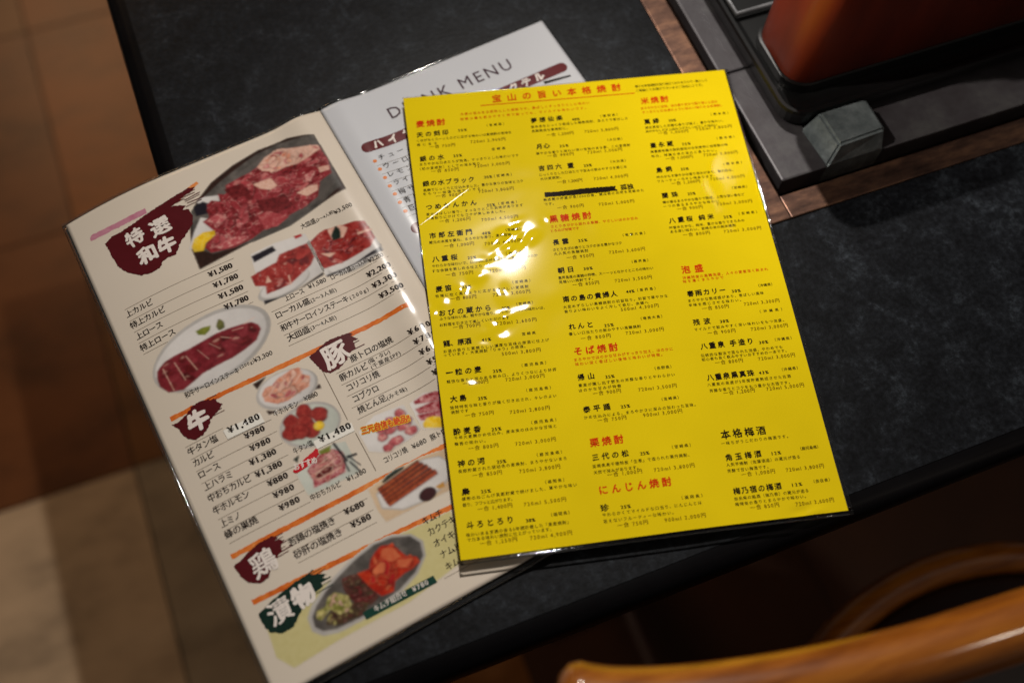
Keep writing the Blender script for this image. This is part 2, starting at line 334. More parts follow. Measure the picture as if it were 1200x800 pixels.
GLYPHS = {}
def glyphs(text, space=1.0):
    k = (text, round(space, 2))
    if k not in GLYPHS:
        c = bpy.data.curves.new('lettering', 'FONT'); c.body = text; c.size = 1.0
        c.space_character = max(.3, min(5, k[1])); c.resolution_u = 2; c.fill_mode = 'FRONT'
        o = bpy.data.objects.new('lettering', c); COL.objects.link(o)
        dg = bpy.context.evaluated_depsgraph_get()
        me = bpy.data.meshes.new_from_object(o.evaluated_get(dg))
        V = np.array([v.co[:2] for v in me.vertices]); F = []
        for p in me.polygons:
            vs = list(p.vertices)
            ar = sum(V[vs[i]][0] * V[vs[i - 1]][1] - V[vs[i - 1]][0] * V[vs[i]][1] for i in range(len(vs)))
            F.append(tuple(vs) if ar < 0 else tuple(vs[::-1]))
        bpy.data.meshes.remove(me); bpy.data.objects.remove(o); bpy.data.curves.remove(c)
        GLYPHS[k] = (V, F)
    return GLYPHS[k]

def ring(k, r): return [(r * math.cos(2 * math.pi * i / k), r * math.sin(2 * math.pi * i / k)) for i in range(k)]
BOLD = [(-.028, -.012), (.028, .012), (0, 0)]
STYLE = {  # em mm, ink, smear (thickens the stroke), warp, rise
    'title': (6.3, 'red_ink', ring(5, .026) + [(0, 0)], .012, .06), 'head': (5.4, 'red_ink', ring(5, .03) + [(0, 0)], .012, .05),
    'hdesc': (2.2, 'red_ink', [(0, 0), (.03, 0)], 0, 0), 'name': (4.15, 'black_ink', ring(4, .032) + [(0, 0)], .012, .07),
    'pct': (2.7, 'black_ink', [(-.05, 0), (0, 0), (.05, 0)], 0, 0), 'pref': (2.15, 'black_ink', [(0, 0), (.04, 0)], 0, 0),
    'desc': (2.2, 'black_ink', [(0, 0), (.03, 0)], .012, 0), 'price': (2.9, 'brown_ink', [(0, 0), (.03, 0)], 0, 0),
    'plum': (5.6, 'black_ink', ring(4, .025) + [(0, 0)], .02, .04),
    'jp': (4.9, 'sepia_ink', [(-.02, 0), (.02, 0), (0, .012)], .018, .05), 'jps': (3.3, 'sepia_ink', [(0, 0), (.03, 0)], 0, 0),
    'yen': (5.0, 'sepia_ink', [(-.055, 0), (-.02, 0), (.02, 0), (.055, 0)], 0, 0), 'yenb': (5.6, 'black_ink', [(-.05, 0), (0, 0), (.05, 0)], 0, 0),
    'goth': (4.1, 'sepia_ink', [(0, 0), (.02, 0)], 0, 0), 'goths': (2.7, 'sepia_ink', [(0, 0)], 0, 0),
    'gothw': (3.7, 'white_ink', [(0, 0), (.03, 0)], 0, 0), 'red_tag': (4.4, 'white_ink', ring(4, .03), 0, 0),
    'bar': (7.0, 'white_ink', ring(6, .05) + [(0, 0)], .03, .05), 'drink': (12.3, 'wine_ink', [(0, 0), (.006, 0), (0, .006)], 0, 0),
    'jpr': (4.6, 'sepia_ink', [(-.015, 0), (.02, 0)], .015, .05),
}
INKS = {'red_ink': ['#c8310a'], 'black_ink': ['#1c130c'], 'brown_ink': ['#553806'], 'sepia_ink': ['#241a16'],
        'white_ink': ['#ddd3cb'], 'wine_ink': ['#371522']}
def ink(name, film): return print_mat(name, INKS[name], film=film)
def write(mb, st, text, u, v, w, layer=0.10, film='open', rot=0.0, em=None, color=None):
    em_, mt, smear, warp, rise = STYLE[st]
    em = em or em_; mt = ink(color or mt, film)
    V, F = glyphs(text)
    w0 = (V[:, 0].max() - V[:, 0].min()) * em
    if len(text) > 1 and w:
        V2, _ = glyphs(text, 2.0)                                # spacing widens linearly: solve for the one that fills w
        w2 = (V2[:, 0].max() - V2[:, 0].min()) * em
        V, F = glyphs(text, max(.9, 1 + (w - w0) / max(1e-6, w2 - w0)))
        w0 = (V[:, 0].max() - V[:, 0].min()) * em
    V = V.copy(); V[:, 0] -= V[:, 0].min()
    sx = (w / w0) if w else 1.0
    if warp:
        ph = (u * 1.7 + v * .9) % 6.28
        x, y = V[:, 0].copy(), V[:, 1].copy()
        V[:, 0] += warp * (np.sin(9 * y + 5 * x + ph) + .6 * np.sin(21 * y - 13 * x + 2 * ph))
        V[:, 1] += warp * (np.sin(8 * x + 4 * y + 1.3 * ph) + .6 * np.sin(19 * x + 11 * y + ph))
    for k, (dx, dy) in enumerate(smear):
        X = (V[:, 0] + dx) * em * sx; Y = (V[:, 1] + dy) * em
        if rise:                                                # brush characters climb to the right within each character
            pitch = max(em * .9, (w or em) / max(1, len(text)))
            Y = Y + rise * ((X % pitch) - pitch / 2)
        c, s = math.cos(rot), math.sin(rot)
        mb.add(np.stack([u + X * c + Y * s, v - (Y * c - X * s)], -1), F, layer + .004 * k, mt)

# ------------------------------------------------------------------ measured layout of the printing (page millimetres)
Y_ENTRIES = [
    [('name', '天の刻印', 5.5, 30.8, 19.6), ('pct', '25%', 31.5, 29.6, 5.4), ('pref', '（宮崎県）', 49.8, 27.5, 10.9), ('desc', 'くせがなくスーッとのどに広がる味わいは麦焼酎の旨味を', 5.1, 34.5, 59.2), ('desc', '感じます', 4.8, 37.6, 12.4), ('price', '一合 750円', 12.4, 40.2, 15.8), ('price', '720ml 2,900円', 38.0, 39.2, 21.9)],
    [('name', '銀の水', 5.5, 48.9, 14.9), ('pct', '25%', 26.3, 48.3, 5.2), ('pref', '宮崎県', 50.5, 45.9, 8.4), ('desc', 'まろやかな口あたりが特長、すっきりとした味わいです', 5.1, 52.2, 61.2), ('desc', '（初の麦焼酎）としての深み有り', 4.8, 55.5, 36.7), ('price', '一合 850円', 11.5, 58.3, 16.7), ('price', '720ml 3,000円', 38.1, 57.4, 21.8)],
    [('name', '銀の水ブラック', 5.3, 67.2, 31.3), ('pct', '25%', 43.1, 66.0, 4.8), ('pref', '（宮崎県）', 49.1, 65.7, 11.0), ('desc', '黒麹でじっくりと仕込みました。豊かな香りの旨味とコク', 5.1, 71.2, 61.2), ('desc', 'をもつ一味違う味わいです。', 4.8, 73.8, 36.5), ('price', '一合 900円', 12.2, 76.5, 16.3), ('price', '720ml 3,800円', 38.3, 76.0, 21.5)],
    [('name', 'つめかんかん', 5.6, 84.0, 30.4), ('pct', '25%', 42.0, 86.3, 5.0), ('pref', '（宮崎県）', 49.0, 85.8, 11.3), ('desc', '麦の香ばしい香り、すっきりとした旨味があります', 5.1, 88.4, 58.5), ('desc', 'お湯割りにかけてもコクが楽しめました。', 4.8, 91.3, 47.3), ('price', '一合 1,200円', 12.3, 94.4, 18.6), ('price', '700ml 4,500円', 37.4, 96.1, 22.1)],
    [('name', '市郎左衛門', 5.4, 104.1, 25.2), ('pct', '40%', 36.5, 105.5, 5.1), ('pref', '（宮崎県）', 50.8, 104.7, 8.8), ('desc', '蔵元の本質を重ね、まろやかな香り、麦の旨味', 4.6, 108.0, 49.0), ('price', '一合 1,000円', 13.0, 111.7, 17.8), ('price', '700ml 4,200円', 37.1, 112.9, 22.1)],
    [('name', '八重桜', 5.2, 120.2, 14.8), ('pct', '25%', 26.0, 121.1, 4.9), ('pref', '（宮崎県）', 48.7, 120.7, 11.5), ('desc', 'やわらかな味わいで、口の中に広がる麦本来の風味は、ほのか', 4.6, 124.0, 62.4), ('desc', 'すな余韻を楽しめる仕上り', 4.2, 127.3, 29.1), ('price', '一合 750円', 11.8, 131.0, 16.0), ('price', '720ml 2,800円', 37.3, 131.4, 21.5)],
    [('name', '麦笛', 5.1, 140.1, 9.0), ('pct', '25%', 20.3, 139.9, 5.3), ('pref', '（宮崎県）', 49.8, 140.2, 10.4), ('desc', '牧場に吹く風のように広がる香ばしい麦焼酎', 4.3, 143.9, 54.3), ('price', '一合 800円', 12.5, 146.9, 15.1), ('price', '720ml 3,000円', 37.3, 147.3, 21.8)],
    [('name', 'おびの蔵から', 5.2, 155.8, 29.6), ('pct', '25%', 41.3, 156.4, 4.7), ('pref', '（宮崎県）', 50.0, 154.6, 9.5), ('desc', 'ふうな味わい風、軽やかな香り、キレのよいコクの味わいは、', 4.9, 158.7, 60.9), ('desc', 'お料理を引き立て楽しくいただけます', 4.6, 162.7, 40.0), ('price', '一合 700円', 11.9, 165.3, 15.6), ('price', '720ml 2,600円', 36.8, 165.9, 23.1)],
    [('name', '龍、原酒', 5.3, 175.3, 15.9), ('pct', '41%', 27.2, 175.0, 5.2), ('pref', '宮崎県', 50.4, 174.0, 7.8), ('desc', 'お酒の香りと素晴らしい濃厚な旨味の原酒に仕上げ', 4.8, 179.4, 60.3), ('desc', 'っています。大麦焼酎「りゅう」の原酒。', 4.7, 181.7, 46.4), ('price', '500ml 3,800円', 37.2, 185.1, 22.1)],
    [('name', '一粒の麦', 4.7, 193.4, 19.8), ('pct', '25%', 30.9, 195.0, 4.9), ('pref', '（鹿児島県）', 47.3, 193.2, 13.9), ('desc', '軽快な香りと深みある飲み口、よりくつなにより好評', 4.5, 198.0, 61.7), ('price', '一合 800円', 13.1, 200.5, 14.2), ('price', '720ml 3,000円', 37.0, 201.0, 22.0)],
    [('name', '大島', 5.2, 209.3, 8.8), ('pct', '25%', 20.5, 210.2, 4.8), ('pref', '（鹿児島県）', 47.6, 208.5, 13.8), ('desc', '独特特有な味と香りが強く引き出され、キレのよい', 4.5, 213.6, 59.2), ('desc', '焼酎です', 4.7, 216.3, 9.5), ('price', '一合 750円', 12.0, 219.4, 15.8), ('price', '720ml 2,800円', 36.7, 220.4, 22.2)],
    [('name', '酔麦香', 4.7, 228.5, 14.9), ('pct', '25%', 25.5, 229.1, 5.2), ('pref', '（鹿児島県）', 47.5, 227.7, 13.8), ('desc', '千年大麦麹かめ仕込み、麦本来のほのかな甘味と', 4.6, 231.3, 56.2), ('desc', '麹香の味わい。', 4.4, 234.8, 16.8), ('price', '一合 800円', 11.6, 238.5, 16.1), ('price', '720ml 3,000円', 37.0, 239.0, 22.2)],
    [('name', '神の河', 4.8, 246.8, 14.5), ('pct', '25%', 25.8, 247.8, 4.9), ('pref', '（鹿児島県）', 47.7, 246.5, 13.7), ('desc', '長期貯蔵された琥珀色の麦焼酎、まろやかないまろ', 4.5, 250.3, 58.8), ('price', '一合 850円', 11.6, 253.8, 15.9), ('price', '720ml 3,800円', 36.9, 254.6, 22.2)],
    [('name', '梟', 4.9, 262.6, 4.3), ('pct', '25%', 15.2, 263.1, 5.1), ('pref', '（福岡県）', 49.8, 262.1, 10.2), ('desc', '樽熟のねごんげ長期貯蔵で続けました、華やかな味い', 4.5, 265.7, 61.7), ('desc', '香り、フワッと広がります。', 4.5, 269.0, 26.4), ('price', '一合 1,400円', 12.1, 272.5, 18.3), ('price', '720ml 5,500円', 36.6, 273.0, 22.6)],
    [('name', '斗ろとろり', 5.3, 280.8, 24.2), ('pct', '38%', 36.5, 281.8, 4.8), ('pref', '（福岡県）', 50.1, 280.2, 9.7), ('desc', '味わいある至適の音る5年間貯蔵した「麦麦焼酎」', 4.4, 285.2, 54.0), ('desc', 'で力ある味わい焼酎に仕上がっています。', 4.6, 287.8, 44.3), ('price', '一合 1,250円', 10.9, 290.8, 19.4), ('price', '720ml 4,900円', 37.2, 291.2, 22.1)],
    [('name', '夢想仙楽', 78.0, 27.8, 20.1), ('pct', '40%', 103.9, 29.3, 4.9), ('pref', '（福岡県）', 122.3, 28.5, 11.2), ('desc', '麦本来をじっくり熟成した樽熟焼酎、見えりで香ばしさ', 77.3, 32.0, 61.9), ('desc', '長期熟成な麦焼酎に。', 77.2, 35.3, 22.8), ('price', '一合 1,200円', 86.0, 39.5, 17.1), ('price', '720ml 3,800円', 110.2, 39.5, 21.6)],
    [('name', '月心', 78.3, 47.9, 8.4), ('pct', '25%', 92.9, 48.6, 5.4), ('pref', '（大分県）', 123.5, 47.2, 9.3), ('desc', '華やかな香りと味わい深い旨味のある麦、この麦焼酎', 77.4, 52.4, 59.6), ('price', '一合 900円', 84.1, 55.2, 16.4), ('price', '720ml 3,000円', 109.3, 55.3, 21.9)],
    [('name', '吉四六 壷', 77.3, 64.1, 21.8), ('pct', '25%', 105.4, 64.7, 4.9), ('pref', '（大分県）', 122.4, 63.6, 9.5), ('desc', 'じっくりとした口当たりで旨みの飲みやすさを感じる', 77.1, 68.2, 54.5), ('desc', '大分麦焼酎。', 77.0, 71.2, 13.0), ('price', '一合 1,200円', 87.1, 75.0, 15.4), ('price', '720ml 4,000円', 109.8, 75.0, 21.4)],
    [('desc', '熟成蔵の貯蔵が長1000日後、蔵出後の出荷を見極めた', 76.6, 86.4, 62.3), ('desc', 'です。', 76.8, 89.5, 5.6), ('price', '一合 900円', 84.0, 93.2, 16.2), ('price', '720ml 5,000円', 109.5, 93.6, 22.0)],
    [('name', '長雲', 77.5, 117.3, 9.4), ('pct', '25%', 92.9, 117.3, 5.3), ('pref', '（奄美大島）', 120.0, 116.4, 13.7), ('desc', 'さとうきびの香りとコクのある豊かなコク', 76.8, 121.6, 41.6), ('desc', '大人気の黒糖焼酎', 76.9, 124.4, 20.6), ('price', '一合 950円', 84.0, 128.1, 16.2), ('price', '720ml 3,600円', 109.6, 127.4, 21.8)],
    [('name', '朝日', 77.4, 136.5, 8.9), ('pct', '30%', 92.8, 136.5, 5.2), ('pref', '（喜界島）', 121.9, 135.1, 9.9), ('desc', '喜界島産の黒糖の特徴、スーーッとなかぐところの味わい', 76.8, 140.7, 56.9), ('desc', '見極いい焼酎です。', 76.8, 143.5, 20.2), ('price', '一合 850円', 84.4, 146.5, 15.7), ('price', '720ml 3,500円', 109.5, 146.7, 22.1)],
    [('name', '南の島の貴婦人', 77.3, 155.6, 32.0), ('pct', '44%', 114.8, 154.6, 4.9), ('pref', '（喜界島）', 121.4, 154.2, 10.9), ('desc', '大変めずらしい黒糖焼酎の初留取り。初留で華やかな', 76.6, 159.9, 61.8), ('desc', '香りよい味わいをよく冷して飲む、余韻へ', 76.8, 162.8, 49.4), ('price', '500ml 4,300円', 109.5, 165.7, 22.3)],
    [('name', 'れんと', 77.7, 173.5, 13.7), ('pct', '25%', 98.2, 174.6, 5.3), ('pref', '（奄美大島）', 119.9, 172.6, 12.6), ('desc', '優しい口当たりの飲みやすい黒糖焼酎', 76.9, 177.3, 42.0), ('price', '一合 800円', 83.3, 181.2, 17.2), ('price', '720ml 3,000円', 109.5, 180.9, 22.2)],
    [('name', '帰山', 77.4, 205.3, 9.2), ('pct', '35%', 93.0, 206.3, 5.0), ('pref', '（長野県）', 121.6, 204.4, 9.6), ('desc', '蕎麦が醸し出す野生の芳醇な香りとやわらかい', 77.0, 209.4, 55.1), ('desc', 'ほのかな甘みが特徴', 76.7, 212.4, 23.9), ('price', '一合 900円', 84.1, 215.5, 15.8), ('price', '720ml 3,500円', 109.8, 216.3, 21.9)],
    [('name', '泰平踊', 77.2, 224.7, 15.0), ('pct', '25%', 98.2, 225.0, 5.1), ('pref', '（宮崎県）', 121.7, 223.3, 9.7), ('desc', 'かめ仕込みによる、まろやかさに深みの加わった旨味。', 76.8, 228.6, 63.1), ('price', '一合 750円', 83.8, 231.5, 16.1), ('price', '900ml 3,000円', 109.5, 231.6, 22.1)],
    [('name', '三代の松', 77.2, 252.6, 20.1), ('pct', '25%', 103.6, 253.2, 4.9), ('pref', '（宮崎県）', 121.6, 251.5, 10.4), ('desc', '宮崎県高千穂特産「生栗」で造られた栗丹焼酎、', 76.5, 256.9, 53.6), ('desc', '天然で深みがあります。', 76.5, 260.4, 24.4), ('price', '一合 1,000円', 83.5, 262.9, 19.0), ('price', '720ml 3,800円', 109.1, 263.3, 22.5)],
    [('name', '珍', 76.7, 281.0, 4.4), ('pct', '25%', 87.5, 281.2, 5.2), ('pref', '（福岡県）', 120.8, 280.2, 11.4), ('desc', 'やわらかくてマイルドな口当り、にんじんとは', 76.9, 284.0, 54.0), ('desc', '思えないフルーティーな味わい。', 76.9, 287.5, 37.8), ('price', '一合 750円', 83.8, 290.9, 16.3), ('price', '900ml 2,000円', 109.2, 291.2, 22.3)],
    [('name', '萬緑', 149.5, 36.8, 9.4), ('pct', '25%', 165.2, 36.9, 4.7), ('pref', '（熊本県）', 193.1, 35.0, 11.4), ('desc', '減圧蒸留した芳醇な香りが高く、豊かな味わい、', 149.0, 40.6, 50.9), ('desc', '米のかもしだす上品なコクでしっかりした味わい', 148.7, 43.5, 46.6), ('price', '一合 1,000円', 156.4, 46.1, 19.4), ('price', '720ml 3,800円', 181.2, 45.6, 23.1)],
    [('name', '豊永蔵', 149.6, 55.1, 14.6), ('pct', '25%', 169.9, 55.7, 5.3), ('pref', '（熊本県）', 192.7, 53.7, 11.5), ('desc', '無農薬有機の契約栽培のお米使用に自家製の味', 148.8, 59.1, 49.7), ('desc', '地元、球磨の米の深みと香りわい。', 148.6, 62.5, 41.7), ('price', '一合 1,000円', 157.3, 65.6, 17.1), ('price', '720ml 3,800円', 181.4, 65.6, 21.9)],
    [('name', '鳥飼', 149.5, 73.8, 9.8), ('pct', '25%', 165.0, 74.2, 4.9), ('pref', '（熊本県）', 192.5, 73.3, 11.7), ('desc', '吟のかもす華やかな香り深みがあり、魅力的な、', 148.8, 78.2, 48.7), ('desc', 'フルーティーなキレ味あります', 148.6, 81.2, 35.1), ('price', '一合 1,200円', 156.9, 84.1, 18.0), ('price', '720ml 4,000円', 181.6, 83.7, 21.8)],
    [('name', '蘭珠', 149.4, 92.5, 9.9), ('pct', '25%', 165.4, 92.5, 4.8), ('pref', '（宮崎県）', 193.7, 91.2, 9.5), ('desc', '樽の香るまろやかな香りで熟成、上質な深い香など', 148.7, 96.6, 51.5), ('desc', '一つの香るまろやかな味わい', 148.6, 99.5, 34.7), ('price', '一合 900円', 156.5, 102.6, 15.9), ('price', '720ml 3,000円', 181.6, 102.0, 22.1)],
    [('name', '八重桜 純米', 149.9, 110.6, 27.8), ('pct', '25%', 183.8, 111.4, 5.1), ('pref', '（宮崎県）', 193.5, 109.9, 11.4), ('desc', '吟香ゆたかな、純米、豊かな香りでまろみの', 149.1, 114.8, 46.6), ('desc', 'ある深い味わい、宮崎の米の純米焼酎', 149.1, 117.6, 40.6), ('price', '一合 800円', 156.2, 121.0, 16.5), ('price', '720ml 3,000円', 181.4, 121.4, 23.2)],
    [('name', '春雨カリー', 150.2, 160.9, 22.9), ('pct', '30%', 176.9, 161.7, 5.2), ('pref', '（沖縄県）', 193.5, 159.7, 8.3), ('desc', 'まろやかな熟成感があり、香ばしい風味', 149.8, 164.7, 45.5), ('desc', '辛味を感じさせる味わい。', 149.5, 167.6, 31.4), ('price', '一合 850円', 156.9, 170.9, 15.8), ('price', '720ml 3,300円', 182.0, 170.8, 21.4)],
    [('name', '残波', 149.7, 179.5, 10.1), ('pct', '30%', 165.5, 180.1, 5.1), ('pref', '（沖縄県）', 190.2, 176.4, 13.4), ('desc', 'マイルドで飲みやすく深い味わいをもつ泡盛。', 149.4, 183.3, 53.5), ('price', '一合 900円', 156.5, 186.7, 16.5), ('price', '720ml 3,000円', 182.3, 187.0, 22.1)],
    [('name', '八重泉 手造り', 150.6, 194.9, 30.7), ('pct', '30%', 185.2, 195.8, 5.2), ('pref', '（沖縄県）', 194.7, 194.9, 9.9), ('desc', '伝統的な製法で造られた泡盛、やわめでも', 149.6, 199.8, 48.2), ('desc', '初心者も良く飲みやすいおすすめの一本です。', 149.5, 202.3, 50.2), ('price', '一合 800円', 156.7, 205.4, 16.3), ('price', '720ml 3,000円', 182.1, 205.7, 21.8)],
    [('name', '八重泉黒真珠', 150.0, 214.3, 27.6), ('pct', '43%', 180.5, 214.2, 5.5), ('pref', '（沖縄県）', 194.2, 213.5, 9.3), ('desc', '八重泉の泉盛が5年間貯蔵熟成させた古酒', 149.2, 217.9, 49.0), ('desc', '芳醇な香りとコクをもつ豊かな古酒です。', 149.7, 221.6, 47.0), ('price', '一合 1,200円', 157.2, 224.1, 18.2), ('price', '720ml 5,000円', 182.3, 224.3, 22.1)],
    [('name', '角玉梅酒', 149.8, 261.7, 20.2), ('pct', '12%', 176.1, 261.7, 5.1), ('pref', '（鹿児島県）', 192.8, 260.7, 10.2), ('desc', '人気芋焼酎（佐藤酒造）の蔵元が造る', 149.2, 265.1, 42.0), ('desc', '芳醇で甘い梅酒です。', 149.0, 268.6, 23.2), ('price', '一合 1,000円', 156.1, 271.7, 19.1), ('price', '720ml 3,800円', 181.6, 271.9, 21.6)],
    [('name', '梅乃宿の梅酒', 149.6, 280.8, 27.1), ('pct', '12%', 182.9, 280.5, 5.5), ('pref', '（奈良県）', 195.3, 279.8, 9.2), ('desc', '奈良県の銘酒（梅乃宿）の蔵元が造る', 149.0, 284.3, 42.0), ('desc', '梅特有の香りとまろやかで味わい。', 148.9, 287.3, 39.8), ('price', '一合 850円', 156.6, 290.3, 16.1), ('price', '720ml 3,600円', 182.0, 291.2, 21.6)],
]
Y_HEADINGS = [
    [('title', '宝山の旨い本格焼酎', 56.1, 8.9, 83.4)],
    [('head', '麦焼酎', 6.1, 23.1, 17.9), ('hdesc', '大麦の旨みを主原料とした焼酎です。香ばしくすっきりとした味わい', 34.4, 17.3, 82.8), ('hdesc', '特徴は最も飲みやすく何で割っても、マイルドな味わいです。', 33.9, 21.1, 80.3)],
    [('head', '黒糖焼酎', 78.2, 101.5, 25.3), ('hdesc', 'さとうきびから採れる黒糖、やさしいほのか甘み', 78.1, 105.6, 53.3), ('hdesc', 'とろみが特徴です', 77.6, 108.5, 17.1)],
    [('head', 'そば焼酎', 78.3, 189.7, 24.9), ('hdesc', 'まろやかでほのかな甘みがすっきり加え、ほのかに', 77.3, 193.6, 57.0), ('hdesc', '味わい深く香ばしい後味と味わいが特徴。', 77.4, 196.4, 50.2)],
    [('head', '栗焼酎', 77.5, 244.6, 18.4)],
    [('head', 'にんじん焼酎', 77.9, 271.6, 39.2)],
    [('head', '米焼酎', 150.5, 20.9, 17.9), ('hdesc', 'まろやかさと旨味、米の香り甘みで香り深い上品な', 149.4, 25.4, 50.2), ('hdesc', 'すっきりと日本酒のように味わい味わえる米焼酎。', 149.6, 28.6, 52.2)],
    [('head', '泡盛', 150.3, 145.3, 12.8), ('hdesc', '沖縄特産の黒麹泡盛、人々の愛着深く飲まれ', 149.7, 149.5, 52.0), ('hdesc', '味を濃くまろやかで', 149.5, 151.9, 24.4)],
]
Y_NOTES = [('desc', '様々な本格焼酎を取り揃えておりますので一覧として', 148.9, 7.9, 48.0), ('desc', 'ご相談にてお選び下さいませご自由にどうぞ。', 149.0, 11.3, 44.1)]
Y_PLUM = [('plum', '本格梅酒', 150.2, 249.1, 25.6), ('desc', '一味ちがうこだわりの梅酒です。', 149.3, 252.8, 38.3)]
Y_UNDERLINE = [(47.9, 10.8), (147.9, 11.9), (147.8, 12.5), (47.9, 11.4)]
Y_BAR = [(77.9, 80.3), (87.3, 80.6), (101.0, 80.2), (122.4, 80.6), (121.6, 82.1), (122.9, 84.1), (109.3, 84.3), (87.9, 84.0), (77.8, 83.5)]
Y_BARTEXT = [('name', '孤独', 125.1, 83.6, 8.0)]
L_ROWS = [
    [('jp', '上カルビ', 10.4, 78.7, 16.5), ('yen', '¥1,580', 61.8, 78.7, 14.4)],
    [('jp', '特上カルビ', 10.1, 86.7, 21.4), ('yen', '¥1,780', 61.5, 86.7, 14.9)],
    [('jp', '上ロース', 10.5, 94.9, 16.0), ('yen', '¥1,580', 61.4, 94.9, 14.7)],
    [('jp', '特上ロース', 10.0, 102.9, 21.1), ('yen', '¥1,780', 61.6, 102.8, 14.4)],
    [('jp', 'ローカル盛', 85.3, 121.5, 21.0), ('jps', '(2～3人前)', 106.7, 121.4, 16.1), ('yen', '¥2,200', 142.5, 123.2, 14.9)],
    [('jp', '和牛サーロインステーキ', 84.3, 130.4, 42.2), ('jps', '(200g)', 127.4, 130.3, 11.8), ('yen', '¥3,300', 142.1, 131.1, 15.3)],
    [('jp', '大皿盛', 85.0, 137.9, 13.7), ('jps', '(3～4人前)', 99.2, 137.6, 15.9), ('yen', '¥3,500', 142.7, 139.2, 15.0)],
    [('jp', '牛タン塩', 10.2, 174.0, 17.3)],
    [('jp', 'カルビ', 10.5, 181.4, 11.6), ('yen', '¥980', 40.6, 180.9, 11.2)],
    [('jp', 'ロース', 10.5, 189.0, 12.0), ('yen', '¥980', 40.4, 188.7, 11.4)],
    [('jp', '上ハラミ', 10.3, 196.6, 15.8), ('yen', '¥1,380', 37.0, 196.1, 14.9)],
    [('jp', '中おちカルビ', 10.0, 203.6, 24.2), ('yen', '¥1,380', 37.0, 203.8, 14.9)],
    [('jp', '牛ホルモン', 9.6, 211.2, 20.3), ('yen', '¥880', 40.7, 211.4, 11.2)],
    [('jp', '上ミノ', 10.3, 219.6, 10.5), ('yen', '¥980', 40.7, 218.9, 11.4)],
    [('jp', '蜂の巣焼', 9.8, 226.1, 18.4), ('yen', '¥980', 40.6, 226.5, 11.3)],
    [('jp', '豚トロの塩焼', 110.8, 166.4, 26.3), ('yen', '¥680', 146.4, 168.8, 13.5)],
    [('jp', '豚カルビ', 100.6, 174.1, 17.0), ('jps', '(塩・タレ)', 118.9, 171.9, 13.5), ('jps', '(千葉産SPF)', 118.8, 175.6, 18.4), ('yen', '¥780', 146.5, 175.7, 13.5)],
    [('jp', 'コリコリ焼', 101.7, 181.5, 19.6), ('yen', '¥680', 146.4, 183.0, 12.8)],
    [('jp', 'コブクロ', 101.8, 189.2, 14.9), ('yen', '¥580', 147.3, 190.6, 12.2)],
    [('jp', '焼とん足', 101.0, 196.5, 17.1), ('jps', '(みそ味)', 118.4, 196.6, 12.2), ('yen', '¥580', 147.0, 197.6, 11.5)],
    [('jp', '若鶏の塩焼き', 37.1, 246.0, 26.2), ('yen', '¥680', 69.7, 245.0, 11.1)],
    [('jp', '砂肝の塩焼き', 37.0, 253.3, 26.8), ('yen', '¥580', 69.7, 253.0, 11.1)],
    [('jp', 'キムチ', 103.6, 269.4, 11.3)],
    [('jp', 'カクテキ', 103.5, 275.9, 16.0)],
    [('jp', 'オイキムチ', 103.2, 282.8, 20.6)],
    [('jp', 'ナムル', 103.6, 289.6, 11.9)],
    [('jp', 'キムチ盛', 103.2, 296.5, 15.2)],
]
L_CAPTIONS = [
    [('goth', '大皿盛', 122.5, 73.6, 9.5), ('goths', '(3～4人前)', 132.4, 73.4, 11.9), ('goth', '¥3,500', 144.0, 75.1, 11.5)],
    [('goth', '上ロース', 94.2, 113.6, 11.9), ('goth', '¥1,580', 109.3, 112.8, 11.1)],
    [('goth', 'ローカル盛', 123.5, 113.4, 13.1), ('goths', '(2～3人前)', 136.9, 113.4, 10.7), ('goth', '¥2,200', 147.2, 115.1, 9.5)],
    [('goth', '和牛サーロインステーキ', 21.2, 142.4, 32.2), ('goths', '(200g)', 54.5, 140.8, 8.2), ('goth', '¥3,300', 62.9, 141.1, 11.1)],
    [('goth', '牛ホルモン', 59.5, 176.1, 14.6), ('goth', '¥880', 77.9, 175.9, 7.9)],
    [('goth', '牛タン塩', 60.2, 201.0, 11.3)],
    [('goth', '中おちカルビ', 57.4, 229.1, 17.4), ('goth', '¥1,380', 78.5, 228.8, 11.2)],
    [('goth', 'コリコリ焼', 100.8, 228.9, 13.9), ('goth', '¥680', 117.6, 229.1, 8.5)],
    [('goth', '豚トロ', 128.7, 229.5, 9.5)],
]
L_RULES = [(10.9, 73.3, 68.1), (10.7, 81.7, 67.4), (10.5, 89.6, 67.7), (10.3, 97.5, 67.4), (10.2, 105.3, 67.3), (84.0, 116.3, 75.1), (83.8, 124.9, 74.3), (84.1, 133.3, 73.4), (83.8, 140.7, 74.0), (10.0, 168.8, 22.1), (10.0, 176.7, 47.3), (10.0, 184.4, 47.2), (10.0, 192.1, 47.0), (10.1, 199.7, 46.9), (10.1, 207.2, 46.8), (10.1, 214.7, 46.6), (10.1, 222.0, 46.5), (10.1, 229.3, 46.4), (100.1, 168.8, 57.7), (99.7, 176.5, 57.8), (99.3, 184.2, 55.4), (98.6, 191.7, 52.1), (98.5, 199.3, 48.3), (37.1, 241.9, 46.5), (37.4, 249.1, 46.3), (37.4, 256.0, 44.9), (101.0, 271.8, 28.1), (101.1, 279.3, 26.7), (99.9, 285.4, 27.3), (100.1, 292.5, 25.9), (99.7, 299.5, 25.1)]
L_DIVIDERS = [[(94.1, 164.9), (93.7, 196.8)], [(94.2, 205.7), (94.4, 230.5)]]
